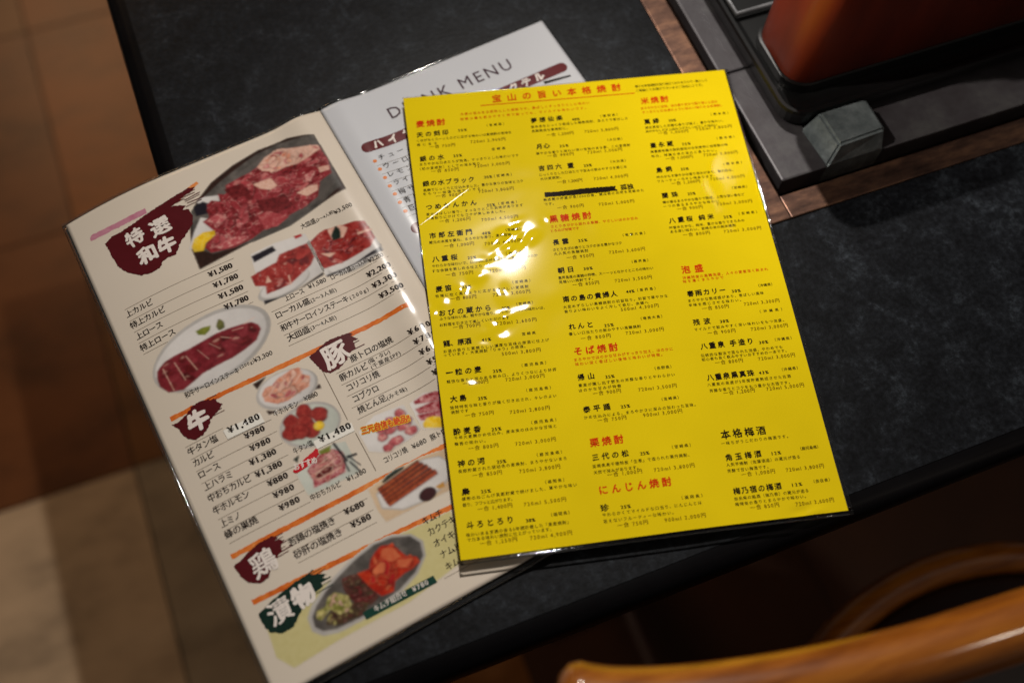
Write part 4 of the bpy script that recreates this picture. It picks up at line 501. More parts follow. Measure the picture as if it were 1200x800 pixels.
    ('printed photograph of pink knobbly cartilage pieces', [('plate_white', [(95.8, 206.1), (107.4, 201.5), (124.8, 203.2), (125.2, 211.9), (126.5, 220.9), (117.0, 223.4), (101.7, 222.6), (96.0, 218.8)]), ('meat_pink', [(108.9, 215.2), (108.9, 215.7), (108.9, 216.2), (108.5, 216.6), (108.0, 216.8), (107.6, 216.9), (107.1, 217.1), (106.7, 217.2), (106.2, 217.2), (105.7, 217.3), (105.2, 217.3), (104.7, 217.3), (104.3, 217.0), (104.0, 216.6), (103.7, 216.2), (103.3, 215.9), (103.1, 215.4), (103.2, 215.0), (103.3, 214.5), (103.5, 214.1), (103.7, 213.8), (103.9, 213.4), (104.2, 213.1), (104.5, 212.7), (104.8, 212.3), (105.3, 212.1), (105.9, 212.2), (106.4, 212.4), (106.9, 212.5), (107.3, 212.7), (107.7, 213.0), (108.0, 213.3), (108.4, 213.6), (108.7, 213.9), (108.8, 214.4), (108.9, 214.8)]), ('meat_pink', [(115.3, 212.6), (115.6, 213.1), (115.5, 213.7), (115.1, 214.1), (114.7, 214.6), (114.2, 214.9), (113.6, 215.2), (113.0, 215.3), (112.4, 215.5), (111.8, 215.6), (111.2, 215.7), (110.6, 215.5), (110.1, 215.3), (109.5, 215.1), (108.9, 214.9), (108.3, 214.6), (108.1, 214.1), (107.9, 213.6), (107.9, 213.1), (108.1, 212.6), (108.5, 212.2), (108.9, 211.8), (109.1, 211.4), (109.3, 210.9), (109.8, 210.5), (110.4, 210.3), (111.0, 210.1), (111.7, 210.0), (112.3, 209.9), (113.0, 210.1), (113.5, 210.3), (114.1, 210.5), (114.5, 210.9), (114.7, 211.3), (114.8, 211.8), (115.0, 212.2)]), ('meat_pink', [(123.4, 208.9), (122.9, 209.3), (122.5, 209.6), (122.1, 210.0), (121.7, 210.3), (121.1, 210.4), (120.6, 210.3), (120.1, 210.2), (119.6, 210.2), (119.0, 210.0), (118.5, 209.8), (118.0, 209.5), (117.5, 209.1), (117.2, 208.6), (117.3, 208.0), (117.4, 207.4), (117.5, 206.9), (117.6, 206.4), (117.7, 205.9), (118.0, 205.4), (118.3, 205.0), (118.7, 204.6), (119.1, 204.3), (119.7, 204.2), (120.2, 204.1), (120.8, 204.0), (121.4, 204.0), (121.9, 204.4), (122.2, 204.9), (122.5, 205.4), (122.8, 205.8), (123.1, 206.2), (123.4, 206.7), (123.5, 207.2), (123.7, 207.8), (123.7, 208.4)]), ('meat_pink', [(123.8, 214.5), (123.6, 215.0), (123.3, 215.4), (122.8, 215.8), (122.2, 216.0), (121.6, 216.2), (121.0, 216.4), (120.4, 216.7), (119.8, 216.9), (119.0, 217.0), (118.3, 216.9), (117.6, 216.7), (116.9, 216.6), (116.2, 216.3), (115.7, 216.0), (115.4, 215.6), (115.2, 215.1), (115.1, 214.7), (115.3, 214.3), (115.5, 213.9), (115.6, 213.5), (115.6, 213.0), (115.8, 212.5), (116.4, 212.2), (117.1, 212.0), (117.9, 211.9), (118.6, 211.8), (119.4, 211.9), (120.1, 212.0), (120.7, 212.1), (121.4, 212.3), (122.0, 212.5), (122.4, 212.9), (122.7, 213.3), (123.2, 213.6), (123.7, 214.0)]), ('meat_pink', [(124.9, 219.3), (124.9, 219.7), (124.8, 220.1), (124.6, 220.5), (124.2, 220.8), (123.7, 221.1), (123.2, 221.4), (122.6, 221.5), (121.9, 221.5), (121.3, 221.4), (120.6, 221.4), (120.0, 221.2), (119.5, 220.8), (119.2, 220.4), (118.9, 220.0), (118.5, 219.7), (118.1, 219.3), (117.9, 218.9), (117.8, 218.4), (117.8, 217.9), (118.1, 217.5), (118.6, 217.2), (119.2, 217.0), (119.7, 216.8), (120.1, 216.5), (120.7, 216.4), (121.4, 216.5), (122.0, 216.6), (122.6, 216.6), (123.2, 216.7), (123.8, 216.9), (124.4, 217.2), (124.9, 217.5), (125.3, 218.0), (125.3, 218.4), (125.1, 218.9)]), ('meat_pink', [(115.8, 220.5), (115.8, 220.9), (115.8, 221.4), (115.8, 221.8), (115.3, 222.2), (114.5, 222.5), (113.7, 222.6), (113.0, 222.8), (112.2, 222.9), (111.3, 222.9), (110.6, 222.7), (109.8, 222.6), (109.1, 222.4), (108.5, 222.1), (108.1, 221.8), (107.5, 221.5), (106.8, 221.1), (106.3, 220.7), (106.4, 220.2), (106.8, 219.8), (107.2, 219.4), (107.6, 219.0), (108.2, 218.7), (108.8, 218.5), (109.4, 218.2), (110.0, 218.0), (110.8, 217.8), (111.6, 217.9), (112.4, 218.0), (113.3, 218.0), (114.2, 218.1), (114.9, 218.4), (115.3, 218.8), (115.6, 219.3), (115.8, 219.7), (115.8, 220.1)]), ('meat_pink', [(109.4, 222.2), (109.2, 222.6), (109.0, 223.0), (108.6, 223.2), (108.1, 223.4), (107.6, 223.5), (107.3, 223.8), (106.9, 224.1), (106.3, 224.2), (105.8, 224.1), (105.2, 224.0), (104.7, 223.8), (104.2, 223.6), (103.8, 223.3), (103.5, 222.9), (103.3, 222.6), (103.1, 222.2), (103.2, 221.8), (103.3, 221.5), (103.4, 221.1), (103.3, 220.7), (103.4, 220.3), (103.8, 220.0), (104.2, 219.8), (104.7, 219.6), (105.3, 219.6), (105.9, 219.7), (106.4, 219.8), (106.9, 219.9), (107.4, 219.9), (107.9, 220.1), (108.2, 220.4), (108.5, 220.8), (108.9, 221.1), (109.2, 221.4), (109.4, 221.8)]), ('meat_pink', [(117.2, 209.4), (117.1, 209.8), (116.7, 210.1), (116.3, 210.3), (115.8, 210.4), (115.3, 210.5), (114.8, 210.5), (114.4, 210.5), (113.9, 210.6), (113.3, 210.6), (112.7, 210.4), (112.3, 210.1), (111.9, 209.8), (111.5, 209.4), (111.2, 209.0), (111.0, 208.6), (111.0, 208.2), (111.0, 207.8), (111.1, 207.4), (111.3, 207.1), (111.6, 206.8), (111.9, 206.5), (112.1, 206.2), (112.4, 205.8), (113.0, 205.8), (113.6, 205.9), (114.1, 206.0), (114.7, 206.2), (115.1, 206.4), (115.6, 206.7), (116.0, 207.0), (116.4, 207.3), (116.7, 207.7), (116.9, 208.1), (116.9, 208.5), (117.1, 208.9)]), ('meat_pink', [(124.8, 213.6), (124.4, 213.9), (124.0, 214.1), (123.7, 214.2), (123.4, 214.5), (123.0, 214.8), (122.6, 215.0), (122.2, 214.9), (121.8, 214.9), (121.4, 214.7), (121.0, 214.5), (120.8, 214.1), (120.6, 213.8), (120.3, 213.4), (120.2, 213.0), (120.3, 212.5), (120.5, 212.1), (120.5, 211.7), (120.5, 211.3), (120.7, 210.8), (120.9, 210.4), (121.3, 210.1), (121.7, 209.9), (122.1, 209.8), (122.5, 209.9), (122.9, 210.0), (123.3, 210.1), (123.7, 210.1), (124.1, 210.3), (124.3, 210.7), (124.5, 211.0), (124.8, 211.4), (125.0, 211.8), (125.1, 212.2), (125.1, 212.7), (125.0, 213.1)]), ('meat_pink', [(110.7, 210.4), (110.4, 210.8), (110.3, 211.1), (110.2, 211.5), (109.9, 211.9), (109.6, 212.2), (109.3, 212.6), (108.8, 212.8), (108.2, 212.9), (107.6, 212.9), (107.1, 212.8), (106.6, 212.8), (106.0, 212.7), (105.6, 212.5), (105.4, 212.1), (105.1, 211.8), (104.8, 211.5), (104.6, 211.2), (104.4, 210.8), (104.4, 210.4), (104.3, 210.0), (104.5, 209.6), (105.0, 209.3), (105.6, 209.1), (106.1, 208.9), (106.5, 208.7), (107.0, 208.5), (107.5, 208.5), (108.1, 208.4), (108.6, 208.4), (109.1, 208.5), (109.6, 208.7), (110.0, 209.0), (110.4, 209.3), (110.8, 209.6), (110.8, 210.0)])]),
    ('printed photograph of red pork strips half hidden by the yellow sheet', [('plate_white', [(127.9, 204.3), (137.2, 202.5), (148.7, 208.2), (139.3, 227.1), (127.4, 221.4)]), ('meat_rib', [(130.3, 204.3), (136.7, 203.5), (143.1, 205.1), (148.5, 208.7), (146.5, 212.5), (130.4, 206.3)]), ('meat_rib', [(129.1, 208.8), (139.0, 209.5), (146.5, 212.5), (143.9, 217.3), (129.7, 212.4)]), ('meat_rib', [(128.5, 212.4), (144.2, 216.8), (141.9, 221.1), (128.8, 216.4)]), ('lemon', [(129.0, 218.4), (132.4, 216.5), (136.1, 217.4), (141.7, 221.6), (138.9, 226.8), (128.3, 220.9)])]),
    ('printed photograph of browned sausages with a dark dip on white', [('paper_tan', [(86.3, 237.5), (105.8, 235.2), (120.0, 235.3), (133.9, 237.5), (125.8, 259.0), (86.7, 258.3), (85.6, 250.4)]), ('plate_gray', [(88.7, 242.1), (96.3, 238.9), (108.1, 237.1), (119.4, 236.4), (128.4, 239.2), (131.5, 244.5), (126.8, 253.5), (119.2, 256.8), (108.2, 258.2), (97.4, 256.9), (87.8, 251.0)]), ('plate_white', [(89.2, 243.1), (96.6, 239.7), (108.3, 237.9), (119.7, 237.2), (128.0, 240.0), (130.5, 244.6), (126.3, 252.5), (118.5, 255.7), (108.1, 257.1), (97.8, 256.1), (88.7, 250.5)]), ('nori', [(94.1, 237.7), (97.9, 235.7), (103.6, 234.7), (109.0, 235.2), (107.7, 236.6), (101.4, 237.6), (95.2, 238.6)]), ('sausage', [(90.9, 242.8), (117.3, 238.8), (116.9, 235.6), (90.5, 239.7)]), ('sausage', [(91.2, 245.1), (118.8, 240.8), (118.4, 237.7), (90.8, 242.0)]), ('sausage', [(91.4, 247.4), (120.3, 242.9), (120.0, 239.8), (91.0, 244.4)]), ('sausage', [(91.6, 249.8), (121.5, 245.6), (121.2, 242.5), (91.2, 246.7)]), ('sausage', [(92.0, 251.8), (123.0, 247.7), (122.7, 244.6), (91.6, 248.7)]), ('sausage_dark', [(91.1, 243.2), (117.6, 239.0), (117.5, 238.7), (91.1, 242.8)]), ('sausage_dark', [(91.4, 245.5), (119.1, 241.1), (119.0, 240.8), (91.3, 245.2)]), ('sausage_dark', [(91.6, 247.8), (120.6, 243.3), (120.5, 242.9), (91.6, 247.5)]), ('sausage_dark', [(91.8, 250.2), (122.0, 245.4), (122.0, 245.0), (91.8, 249.8)]), ('sauce', [(117.9, 255.1), (117.8, 255.8), (117.6, 256.4), (117.3, 257.0), (116.8, 257.5), (116.2, 258.0), (115.4, 258.4), (114.7, 258.7), (113.8, 258.9), (113.0, 259.0), (112.1, 259.0), (111.2, 258.9), (110.5, 258.6), (109.7, 258.3), (109.1, 257.9), (108.6, 257.4), (108.2, 256.8), (108.0, 256.2), (107.9, 255.6), (107.9, 254.9), (108.1, 254.3), (108.5, 253.7), (109.0, 253.2), (109.6, 252.7), (110.3, 252.3), (111.1, 252.0), (111.9, 251.8), (112.8, 251.7), (113.7, 251.7), (114.5, 251.8), (115.3, 252.1), (116.0, 252.4), (116.7, 252.8), (117.2, 253.3), (117.6, 253.9), (117.8, 254.5)]), ('lemon_dark', [(118.3, 253.6), (123.7, 253.1), (122.8, 256.1), (119.7, 255.7)])]),
    ('printed photograph of kimchi and pickles on a long grey plate', [('olive_pale', [(9.8, 278.9), (20.1, 273.6), (64.3, 271.2), (90.7, 267.7), (119.3, 269.2), (113.8, 295.8), (78.5, 301.5), (40.3, 301.2), (14.0, 302.7), (8.3, 293.8)]), ('plate_gray', [(29.7, 283.8), (34.0, 279.1), (41.6, 274.9), (51.0, 270.9), (61.5, 267.4), (74.3, 265.0), (85.6, 265.8), (95.2, 270.1), (99.2, 276.6), (96.9, 284.2), (88.9, 290.7), (77.7, 295.0), (65.1, 297.2), (53.2, 298.3), (40.6, 298.0), (33.1, 295.7), (29.1, 291.0)]), ('steel', [(32.1, 284.5), (36.3, 280.3), (43.5, 276.0), (53.0, 272.0), (63.6, 268.5), (75.7, 266.1), (85.6, 267.2), (94.2, 270.9), (97.4, 276.7), (95.6, 283.5), (88.1, 289.3), (77.0, 293.4), (64.5, 295.3), (52.6, 296.4), (40.5, 295.8), (34.1, 293.5), (31.2, 289.7)]), ('namul', [(53.0, 274.6), (57.0, 274.2), (62.5, 275.9), (65.0, 285.2), (66.3, 291.8), (61.0, 293.4), (55.6, 290.4), (52.1, 284.6), (52.0, 279.3)]), ('namul_dark', [(41.2, 286.3), (52.1, 287.1), (61.0, 292.1), (54.1, 296.0), (42.3, 294.5), (36.4, 291.3)]), ('kimchi', [(61.5, 275.4), (68.1, 276.4), (70.7, 272.4), (74.5, 269.9), (78.5, 268.4), (84.3, 270.5), (86.5, 276.5), (87.9, 279.5), (92.3, 282.3), (92.8, 285.7), (87.2, 287.1), (82.7, 287.1), (76.9, 288.4), (74.0, 292.8), (67.4, 292.0), (64.3, 285.4)]), ('kimchi_light', [(78.3, 270.0), (83.7, 272.2), (85.2, 278.4), (79.3, 278.5), (76.2, 274.2)]), ('kimchi_light', [(82.8, 279.1), (90.5, 282.0), (85.1, 285.0), (81.3, 282.3)]), ('sprout', [(43.1, 279.6), (47.3, 278.7), (52.5, 283.5), (52.1, 288.4), (47.9, 290.6), (43.9, 288.4), (41.7, 285.3), (35.4, 288.2), (33.9, 286.1), (35.3, 283.0), (40.2, 283.2)])]),
]
L_BANDS = [([(9.1, 149.6), (156.1, 150.7)],), ([(8.4, 236.3), (138.2, 235.6)],), ([(8.7, 263.2), (121.2, 267.6)],)]
L_BLOTS = [
    ('maroon', 'maroon brush blot with white characters for special beef', [(16.5, 26.2), (21.5, 23.9), (26.5, 24.1), (37.0, 22.5), (46.9, 20.2), (56.6, 18.5), (66.4, 16.5), (74.2, 15.4), (77.8, 16.5), (74.5, 18.7), (69.2, 19.5), (66.4, 20.6), (70.1, 21.5), (63.3, 22.1), (59.8, 22.8), (64.8, 24.4), (68.0, 26.6), (65.0, 28.1), (68.8, 29.6), (69.0, 35.3), (66.6, 40.2), (61.6, 44.5), (56.0, 48.5), (50.2, 55.2), (45.6, 54.6), (42.0, 55.5), (39.1, 58.7), (33.3, 59.2), (27.4, 57.7), (22.7, 53.1), (19.5, 48.7), (17.4, 43.4), (16.9, 36.1), (16.8, 29.9)], [('特', 33.4, 31.9, 11.0), ('選', 49.2, 32.7, 11.9), ('和', 35.4, 46.7, 10.9), ('牛', 48.1, 46.6, 11.0)]),
    ('maroon', 'maroon brush blot with the white character for beef', [(8.6, 152.7), (12.2, 153.6), (15.0, 152.5), (18.0, 151.3), (22.3, 148.6), (26.6, 147.9), (30.3, 148.7), (32.9, 150.5), (36.4, 150.9), (35.0, 152.4), (37.2, 155.2), (34.3, 158.1), (28.9, 160.2), (26.0, 164.3), (21.8, 166.9), (17.0, 167.7), (13.2, 165.1), (11.5, 160.9), (10.9, 156.9)], [('牛', 22.1, 157.9, 12.2)]),
    ('maroon', 'maroon brush blot with the white character for pork', [(91.1, 152.2), (95.4, 151.1), (99.0, 149.7), (103.9, 148.2), (108.1, 148.1), (115.0, 148.7), (118.7, 149.9), (116.6, 150.5), (120.3, 154.9), (116.8, 155.1), (116.7, 159.1), (111.5, 161.1), (109.0, 163.9), (102.9, 166.6), (97.5, 166.8), (94.0, 164.1), (92.8, 159.2), (91.7, 155.2)], [('豚', 104.7, 157.8, 14.6)]),
    ('maroon', 'maroon brush blot with the white character for chicken', [(7.5, 241.1), (12.6, 240.3), (18.0, 238.0), (24.9, 236.5), (31.2, 236.6), (33.5, 238.6), (31.3, 239.4), (36.4, 241.5), (33.7, 242.5), (32.9, 245.6), (28.7, 248.0), (24.8, 251.2), (20.9, 255.6), (15.8, 256.0), (11.4, 253.1), (8.6, 248.0), (8.2, 243.7)], [('鶏', 21.8, 247.1, 13.2)]),
    ('green', 'dark green brush blot with white characters for pickles', [(9.3, 269.8), (16.4, 267.4), (23.2, 266.0), (31.5, 264.1), (36.7, 263.7), (42.8, 262.7), (40.2, 264.3), (47.8, 268.1), (44.0, 268.3), (47.0, 270.0), (43.3, 270.6), (43.4, 273.0), (37.9, 274.1), (35.7, 276.8), (30.2, 277.9), (26.4, 280.7), (21.7, 284.4), (15.5, 284.5), (10.4, 280.8), (8.8, 274.6)], [('漬', 19.1, 273.8, 12.2), ('物', 32.7, 272.3, 11.6)]),
]
L_STICKERS = [
    ('white price sticker over the tongue price in the list', [(31.7, 170.3), (53.3, 170.1), (53.6, 176.4), (32.1, 176.1)], [('yenb', '¥1,480', 34.1, 173.6, 18.0)]),
    ('white price sticker overlapping the tongue photograph', [(72.0, 199.3), (94.8, 199.3), (94.3, 204.4), (71.9, 204.3)], [('yenb', '¥1,480', 75.2, 202.1, 18.4)]),
]
L_STREAKS = [('pink', [(9.4, 17.5), (11.8, 15.7), (26.5, 16.6), (46.0, 16.2), (45.6, 20.1), (27.9, 20.2), (9.7, 19.7)]), ('orange', [(62.1, 19.7), (68.8, 16.4), (80.0, 13.2), (80.9, 15.1), (72.5, 18.3), (63.2, 22.4)])]
L_GREENBAR = [(55.3, 294.7), (95.4, 295.3), (95.5, 299.4), (55.4, 298.9)]
L_GREENTEXT = [('gothw', 'キムチ組合せ', 61.1, 297.6, 18.2), ('gothw', '¥780', 82.5, 298.1, 8.8)]
L_REDLABEL = ([(54.9, 209.6), (60.3, 207.0), (72.1, 203.5), (71.6, 207.5), (63.0, 210.9), (56.2, 211.5)], [('red_tag', 'おすすめ', 56.5, 209.8, 12.6)])
L_BURST = ((97.1, 208.1), (123.7, 202.6))
R_TITLE = [('drink', 'DRINK MENU', 37.9, 26.1, 88.4)]
R_BAR = [(10.1, 41.2), (158.6, 39.2)]
R_BAR2 = [(10.7, 106.4)]
R_BARTEXT = [('bar', 'ハイサワー', 18.0, 43.1, 47.9), ('bar', 'カクテル', 106.3, 33.8, 34.5)]
R_STROKE = [(138.1, 44.7), (156.8, 48.1), (156.6, 49.5), (138.1, 47.0)]
R_ITEMS = [('jpr', 'チューハイ', 16.7, 51.9, 29.0), ('jpr', 'ウーロンハイ', 16.7, 59.0, 34.8), ('jpr', 'レモンサワー', 16.6, 65.8, 34.7), ('jpr', 'ライムサワー', 16.7, 72.6, 34.6), ('jpr', '梅サワー', 16.3, 80.2, 22.9), ('jpr', '青りんごサワー', 16.4, 87.1, 40.3), ('jpr', '巨峰サワー', 16.7, 93.7, 28.6)]
R_DOTS = [(13.5, 51.5), (13.6, 58.3), (13.6, 65.3), (13.5, 72.1), (13.6, 78.7), (13.6, 85.5), (13.7, 92.6)]
R_RULES = [(12.9, 55.5, 70.9), (13.0, 62.5, 67.1), (13.1, 69.5, 63.1), (13.0, 76.3, 59.5), (12.9, 83.0, 56.0), (13.0, 89.8, 52.1), (13.1, 96.8, 48.2)]

# ------------------------------------------------------------------ floor and table
def build_floor():
    bm = bmesh.new()
    tones = ['#7a4210', '#6a3e1e', '#824a18', '#94836c', '#b89e80', '#6d441e']
    names = ['floor_tile_amber', 'floor_tile_russet', 'floor_tile_honey', 'floor_tile_slate', 'floor_tile_sand', 'floor_tile_oak']
    mats = [plain(n, [tuple(.55 * a for a in rgb(c)), rgb(c), tuple(1.2 * a for a in rgb(c))], .42, 7, stretch=((1, 1.8, 1), k * 1.57), bumps=.12, spec=.25) for k, (n, c) in enumerate(zip(names, tones))]
    mats += [plain('floor_tile_shade', ['#3a2418', '#472c1d'], .5, 7, spec=.2), plain('floor_joint', ['#2b1d12'], .8)]  # first one: shade under table and chair put into the tile colour
    xs = [-418 + 370 * k for k in range(-5, 9)]; ys = [296 + 369 * k for k in range(-6, 7)]
    fixed = {(-1, 0): 1, (-1, 1): 1, (-1, -1): 4, (0, 0): 5, (0, 1): 0, (0, 2): 0, (0, -1): 3, (-2, 0): 1, (-2, 1): 1, (-2, -1): 4}
    r = random.Random(3)
    for i in range(len(xs) - 1):
        for j in range(len(ys) - 1):
            g = 1.2
            k = fixed.get((i - 5, j - 6), 6 if j <= 6 and i > 5 else r.choice((1, 5)))
            q = [(xs[i] + g, ys[j] + g), (xs[i + 1] - g, ys[j] + g), (xs[i + 1] - g, ys[j + 1] - g), (xs[i] + g, ys[j + 1] - g)]
            f = bm.faces.new([bm.verts.new((a / 1000, b / 1000, 0)) for a, b in q]); f.material_index = k
    f = bm.faces.new([bm.verts.new((a / 1000, b / 1000, -.003)) for a, b in ((xs[0] - 900, ys[0] - 900), (xs[-1] + 900, ys[0] - 900), (xs[-1] + 900, ys[-1] + 900), (xs[0] - 900, ys[-1] + 900))])
    f.material_index = len(mats) - 1
    o = from_bm('floor', bm, mats)
    o.location = (0, 0, FLOOR_Z); o.rotation_euler = (0, 0, TABLE_ROT)
    tag(o, kind='structure')
build_floor()

X0, X1, Y0, Y1 = -.228, .852, -.172, .568            # table outline in its own frame
GX0, GX1, GY0, GY1 = .1135, .5135, .0095, .4095      # opening for the grill
def build_table():
    t = empty('restaurant_table', 'black mottled laminate restaurant table with a dark rounded edge under the menus', 'table', (0, 0, FLOOR_Z), TABLE_ROT)
    mt, nt, b = pbsdf('mottled_black_laminate')
    n1, r1 = noise_mix(nt, [rgb('#0f1013'), rgb('#1a1c20'), rgb('#363b41')], 58, detail=12, rough=.8, stops=[.40, .54, .70], dist=.25)
    n2, r2 = noise_mix(nt, [(0, 0, 0), (1, 1, 1)], 300, detail=3, stops=[.38, .66])
    mx = nt.nodes.new('ShaderNodeMix'); mx.data_type = 'RGBA'; mx.blend_type = 'MULTIPLY'; mx.inputs['Factor'].default_value = .55
    nt.links.new(r1.outputs['Color'], mx.inputs['A']); nt.links.new(r2.outputs['Color'], mx.inputs['B'])
    nt.links.new(mx.outputs['Result'], b.inputs['Base Color'])
    b.inputs['Roughness'].default_value = .40; b.inputs['Specular IOR Level'].default_value = .10
    bump(nt, b, n2.outputs['Fac'], .18, .0006)
    zt = TABLE_Z - FLOOR_Z
    bm = bmesh.new()
    e = .012                                          # the edge band starts here
    def rect(x0, x1, y0, y1, z): return [bm.verts.new(p) for p in ((x0, y0, z), (x1, y0, z), (x1, y1, z), (x0, y1, z))]
    a = rect(X0 + e, X1 - e, Y0 + e, Y1 - e, zt); h = rect(GX0, GX1, GY0, GY1, zt)
    h2 = rect(GX0, GX1, GY0, GY1, zt - .03); a2 = rect(X0 + e, X1 - e, Y0 + e, Y1 - e, zt - .03)
    for i in range(4):
        j = (i + 1) % 4
        bm.faces.new((a[i], a[j], h[j], h[i])); bm.faces.new((h[i], h[j], h2[j], h2[i])); bm.faces.new((a2[j], a2[i], h2[i], h2[j]))
        bm.faces.new((a[j], a[i], a2[i], a2[j]))
    bmesh.ops.recalc_face_normals(bm, faces=bm.faces)
    from_bm('tabletop', bm, mt, t)
    edge = plain('black_edge_band', ['#060506', '#0a090b'], .4, 30, spec=.06)
    prof = [(0.0, -.0004), (.004, -.0006), (.0085, -.002), (.0112, -.005), (.012, -.009), (.012, -.024), (.009, -.031), (0, -.032)]
    bm = bmesh.new(); rings = []
    for d, z in prof:
        d -= e
        rings.append([bm.verts.new(p) for p in ((X0 - d, Y0 - d, zt + z), (X1 + d, Y0 - d, zt + z), (X1 + d, Y1 + d, zt + z), (X0 - d, Y1 + d, zt + z))])
    for A, B in zip(rings, rings[1:]):
        for i in range(4): bm.faces.new((A[i], A[(i + 1) % 4], B[(i + 1) % 4], B[i]))
    bmesh.ops.recalc_face_normals(bm, faces=bm.faces)
    o = from_bm('edge_band', bm, edge, t, smooth=True)
    legm = plain('black_painted_steel', ['#111111'], .45)
    for x in (.02, .62):
        bm = bm_box(x, x + .06, .17, .23, .02, zt - .033, .004); from_bm('leg', bm, legm, t)
        bm = bm_box(x - .04, x + .10, -.06, .46, 0, .02, .005); from_bm('foot', bm, legm, t)
build_table()

# ------------------------------------------------------------------ grill set in the table, tray and box on it
def build_grill():
    g = empty('table_grill', 'grey metal table grill frame with a worn copper trim sunk into the black table', 'grill', (0, 0, TABLE_Z), TABLE_ROT)
    mt, nt, b = pbsdf('worn_copper')
    n, r = noise_mix(nt, [rgb('#3a2d29'), rgb('#664c40'), rgb('#9a7258')], 34, detail=8, rough=.65, stops=[.3, .5, .75], stretch=((1, 3, 1),))
    nt.links.new(r.outputs['Color'], b.inputs['Base Color'])
    b.inputs['Metallic'].default_value = .9; b.inputs['Roughness'].default_value = .38
    bump(nt, b, n.outputs['Fac'], .15)
    w = .0165
    x0, x1, y0, y1 = GX0 - .0015, GX1 + .0015, GY0 - .0015, GY1 + .0015
    for q in ((x0, x0 + w, y0, y1), (x0 + w, x1 - w, y0, y0 + w), (x0 + w, x1 - w, y1 - w, y1), (x1 - w, x1, y0, y1)):
        from_bm('copper_trim', bm_box(*q, -.012, .0014, .0008), mt, g)
    iron = plain('sooty_iron', ['#0a0909'], .7)
    from_bm('grill_pan', bm_box(x0 + w, x1 - w, y0 + w, y1 - w, -.05, -.035), iron, g)
    pm, pnt, pb = pbsdf('stained_grey_plate')
    n, r = noise_mix(pnt, [rgb('#2f2a2c'), rgb('#3d3a3d'), rgb('#4d4c4c'), rgb('#7d5d3c')], 22, detail=9, rough=.7, stops=[.3, .5, .66, .8])
    pnt.links.new(r.outputs['Color'], pb.inputs['Base Color']); pb.inputs['Metallic'].default_value = .35; pb.inputs['Roughness'].default_value = .45
    bump(pnt, pb, n.outputs['Fac'], .25)
    zt = .0052                                        # top of the plates, just under the yellow sheet
    px0, py0 = .133, .032
    from_bm('side_plate', bm_box(px0, .166, .1205, .39, -.012, zt, .0012), pm, g)
    from_bm('corner_plate', bm_box(px0, .1655, py0, .1195, -.012, zt, .0014), pm, g)
    from_bm('rear_plate', bm_box(.1662, .2063, .0637, .0995, -.012, zt, .0008), pm, g)
    from_bm('front_plate', bm_box(.2065, .49, py0, .10, -.012, zt, .0014), pm, g)
    from_bm('inner_plate', bm_box(.166, .49, .10, .39, -.012, zt - .001, .001), pm, g)
    bm = bmesh.new()                                  # cast block with a sloping left cheek
    lo = [(.1655, .0325), (.2062, .0325), (.2062, .0632), (.1630, .0632)]; hi = [(.1715, .0365), (.2050, .0378), (.2050, .0626), (.1708, .0626)]
    A = [bm.verts.new((x, y, -.012)) for x, y in lo]; B = [bm.verts.new((x, y, zt + .0005)) for x, y in lo]; D = [bm.verts.new((x, y, zt + .0145)) for x, y in hi]
    for P_, Q in ((A, B), (B, D)):
        for i in range(4): bm.faces.new((P_[i], P_[(i + 1) % 4], Q[(i + 1) % 4], Q[i]))
    bm.faces.new(D); bm.faces.new(A[::-1])
    bmesh.ops.bevel(bm, geom=[e for e in bm.edges if all(v in D for v in e.verts) or (e.verts[0] in B and e.verts[1] in D) or (e.verts[1] in B and e.verts[0] in D)], offset=.0016, segments=2, affect='EDGES')
    bmesh.ops.recalc_face_normals(bm, faces=bm.faces)
    cm, cnt, cb = pbsdf('scuffed_cast_metal')
    n, r = noise_mix(cnt, [rgb('#50585a'), rgb('#737b7d'), rgb('#a5aeb0')], 48, detail=9, rough=.7, stops=[.35, .55, .78])
    cnt.links.new(r.outputs['Color'], cb.inputs['Base Color']); cb.inputs['Metallic'].default_value = .5; cb.inputs['Roughness'].default_value = .36
    bump(cnt, cb, n.outputs['Fac'], .5, .0012)
    from_bm('corner_block', bm, cm, g, label='scuffed light grey cast corner block with a sloping cheek')
build_grill()

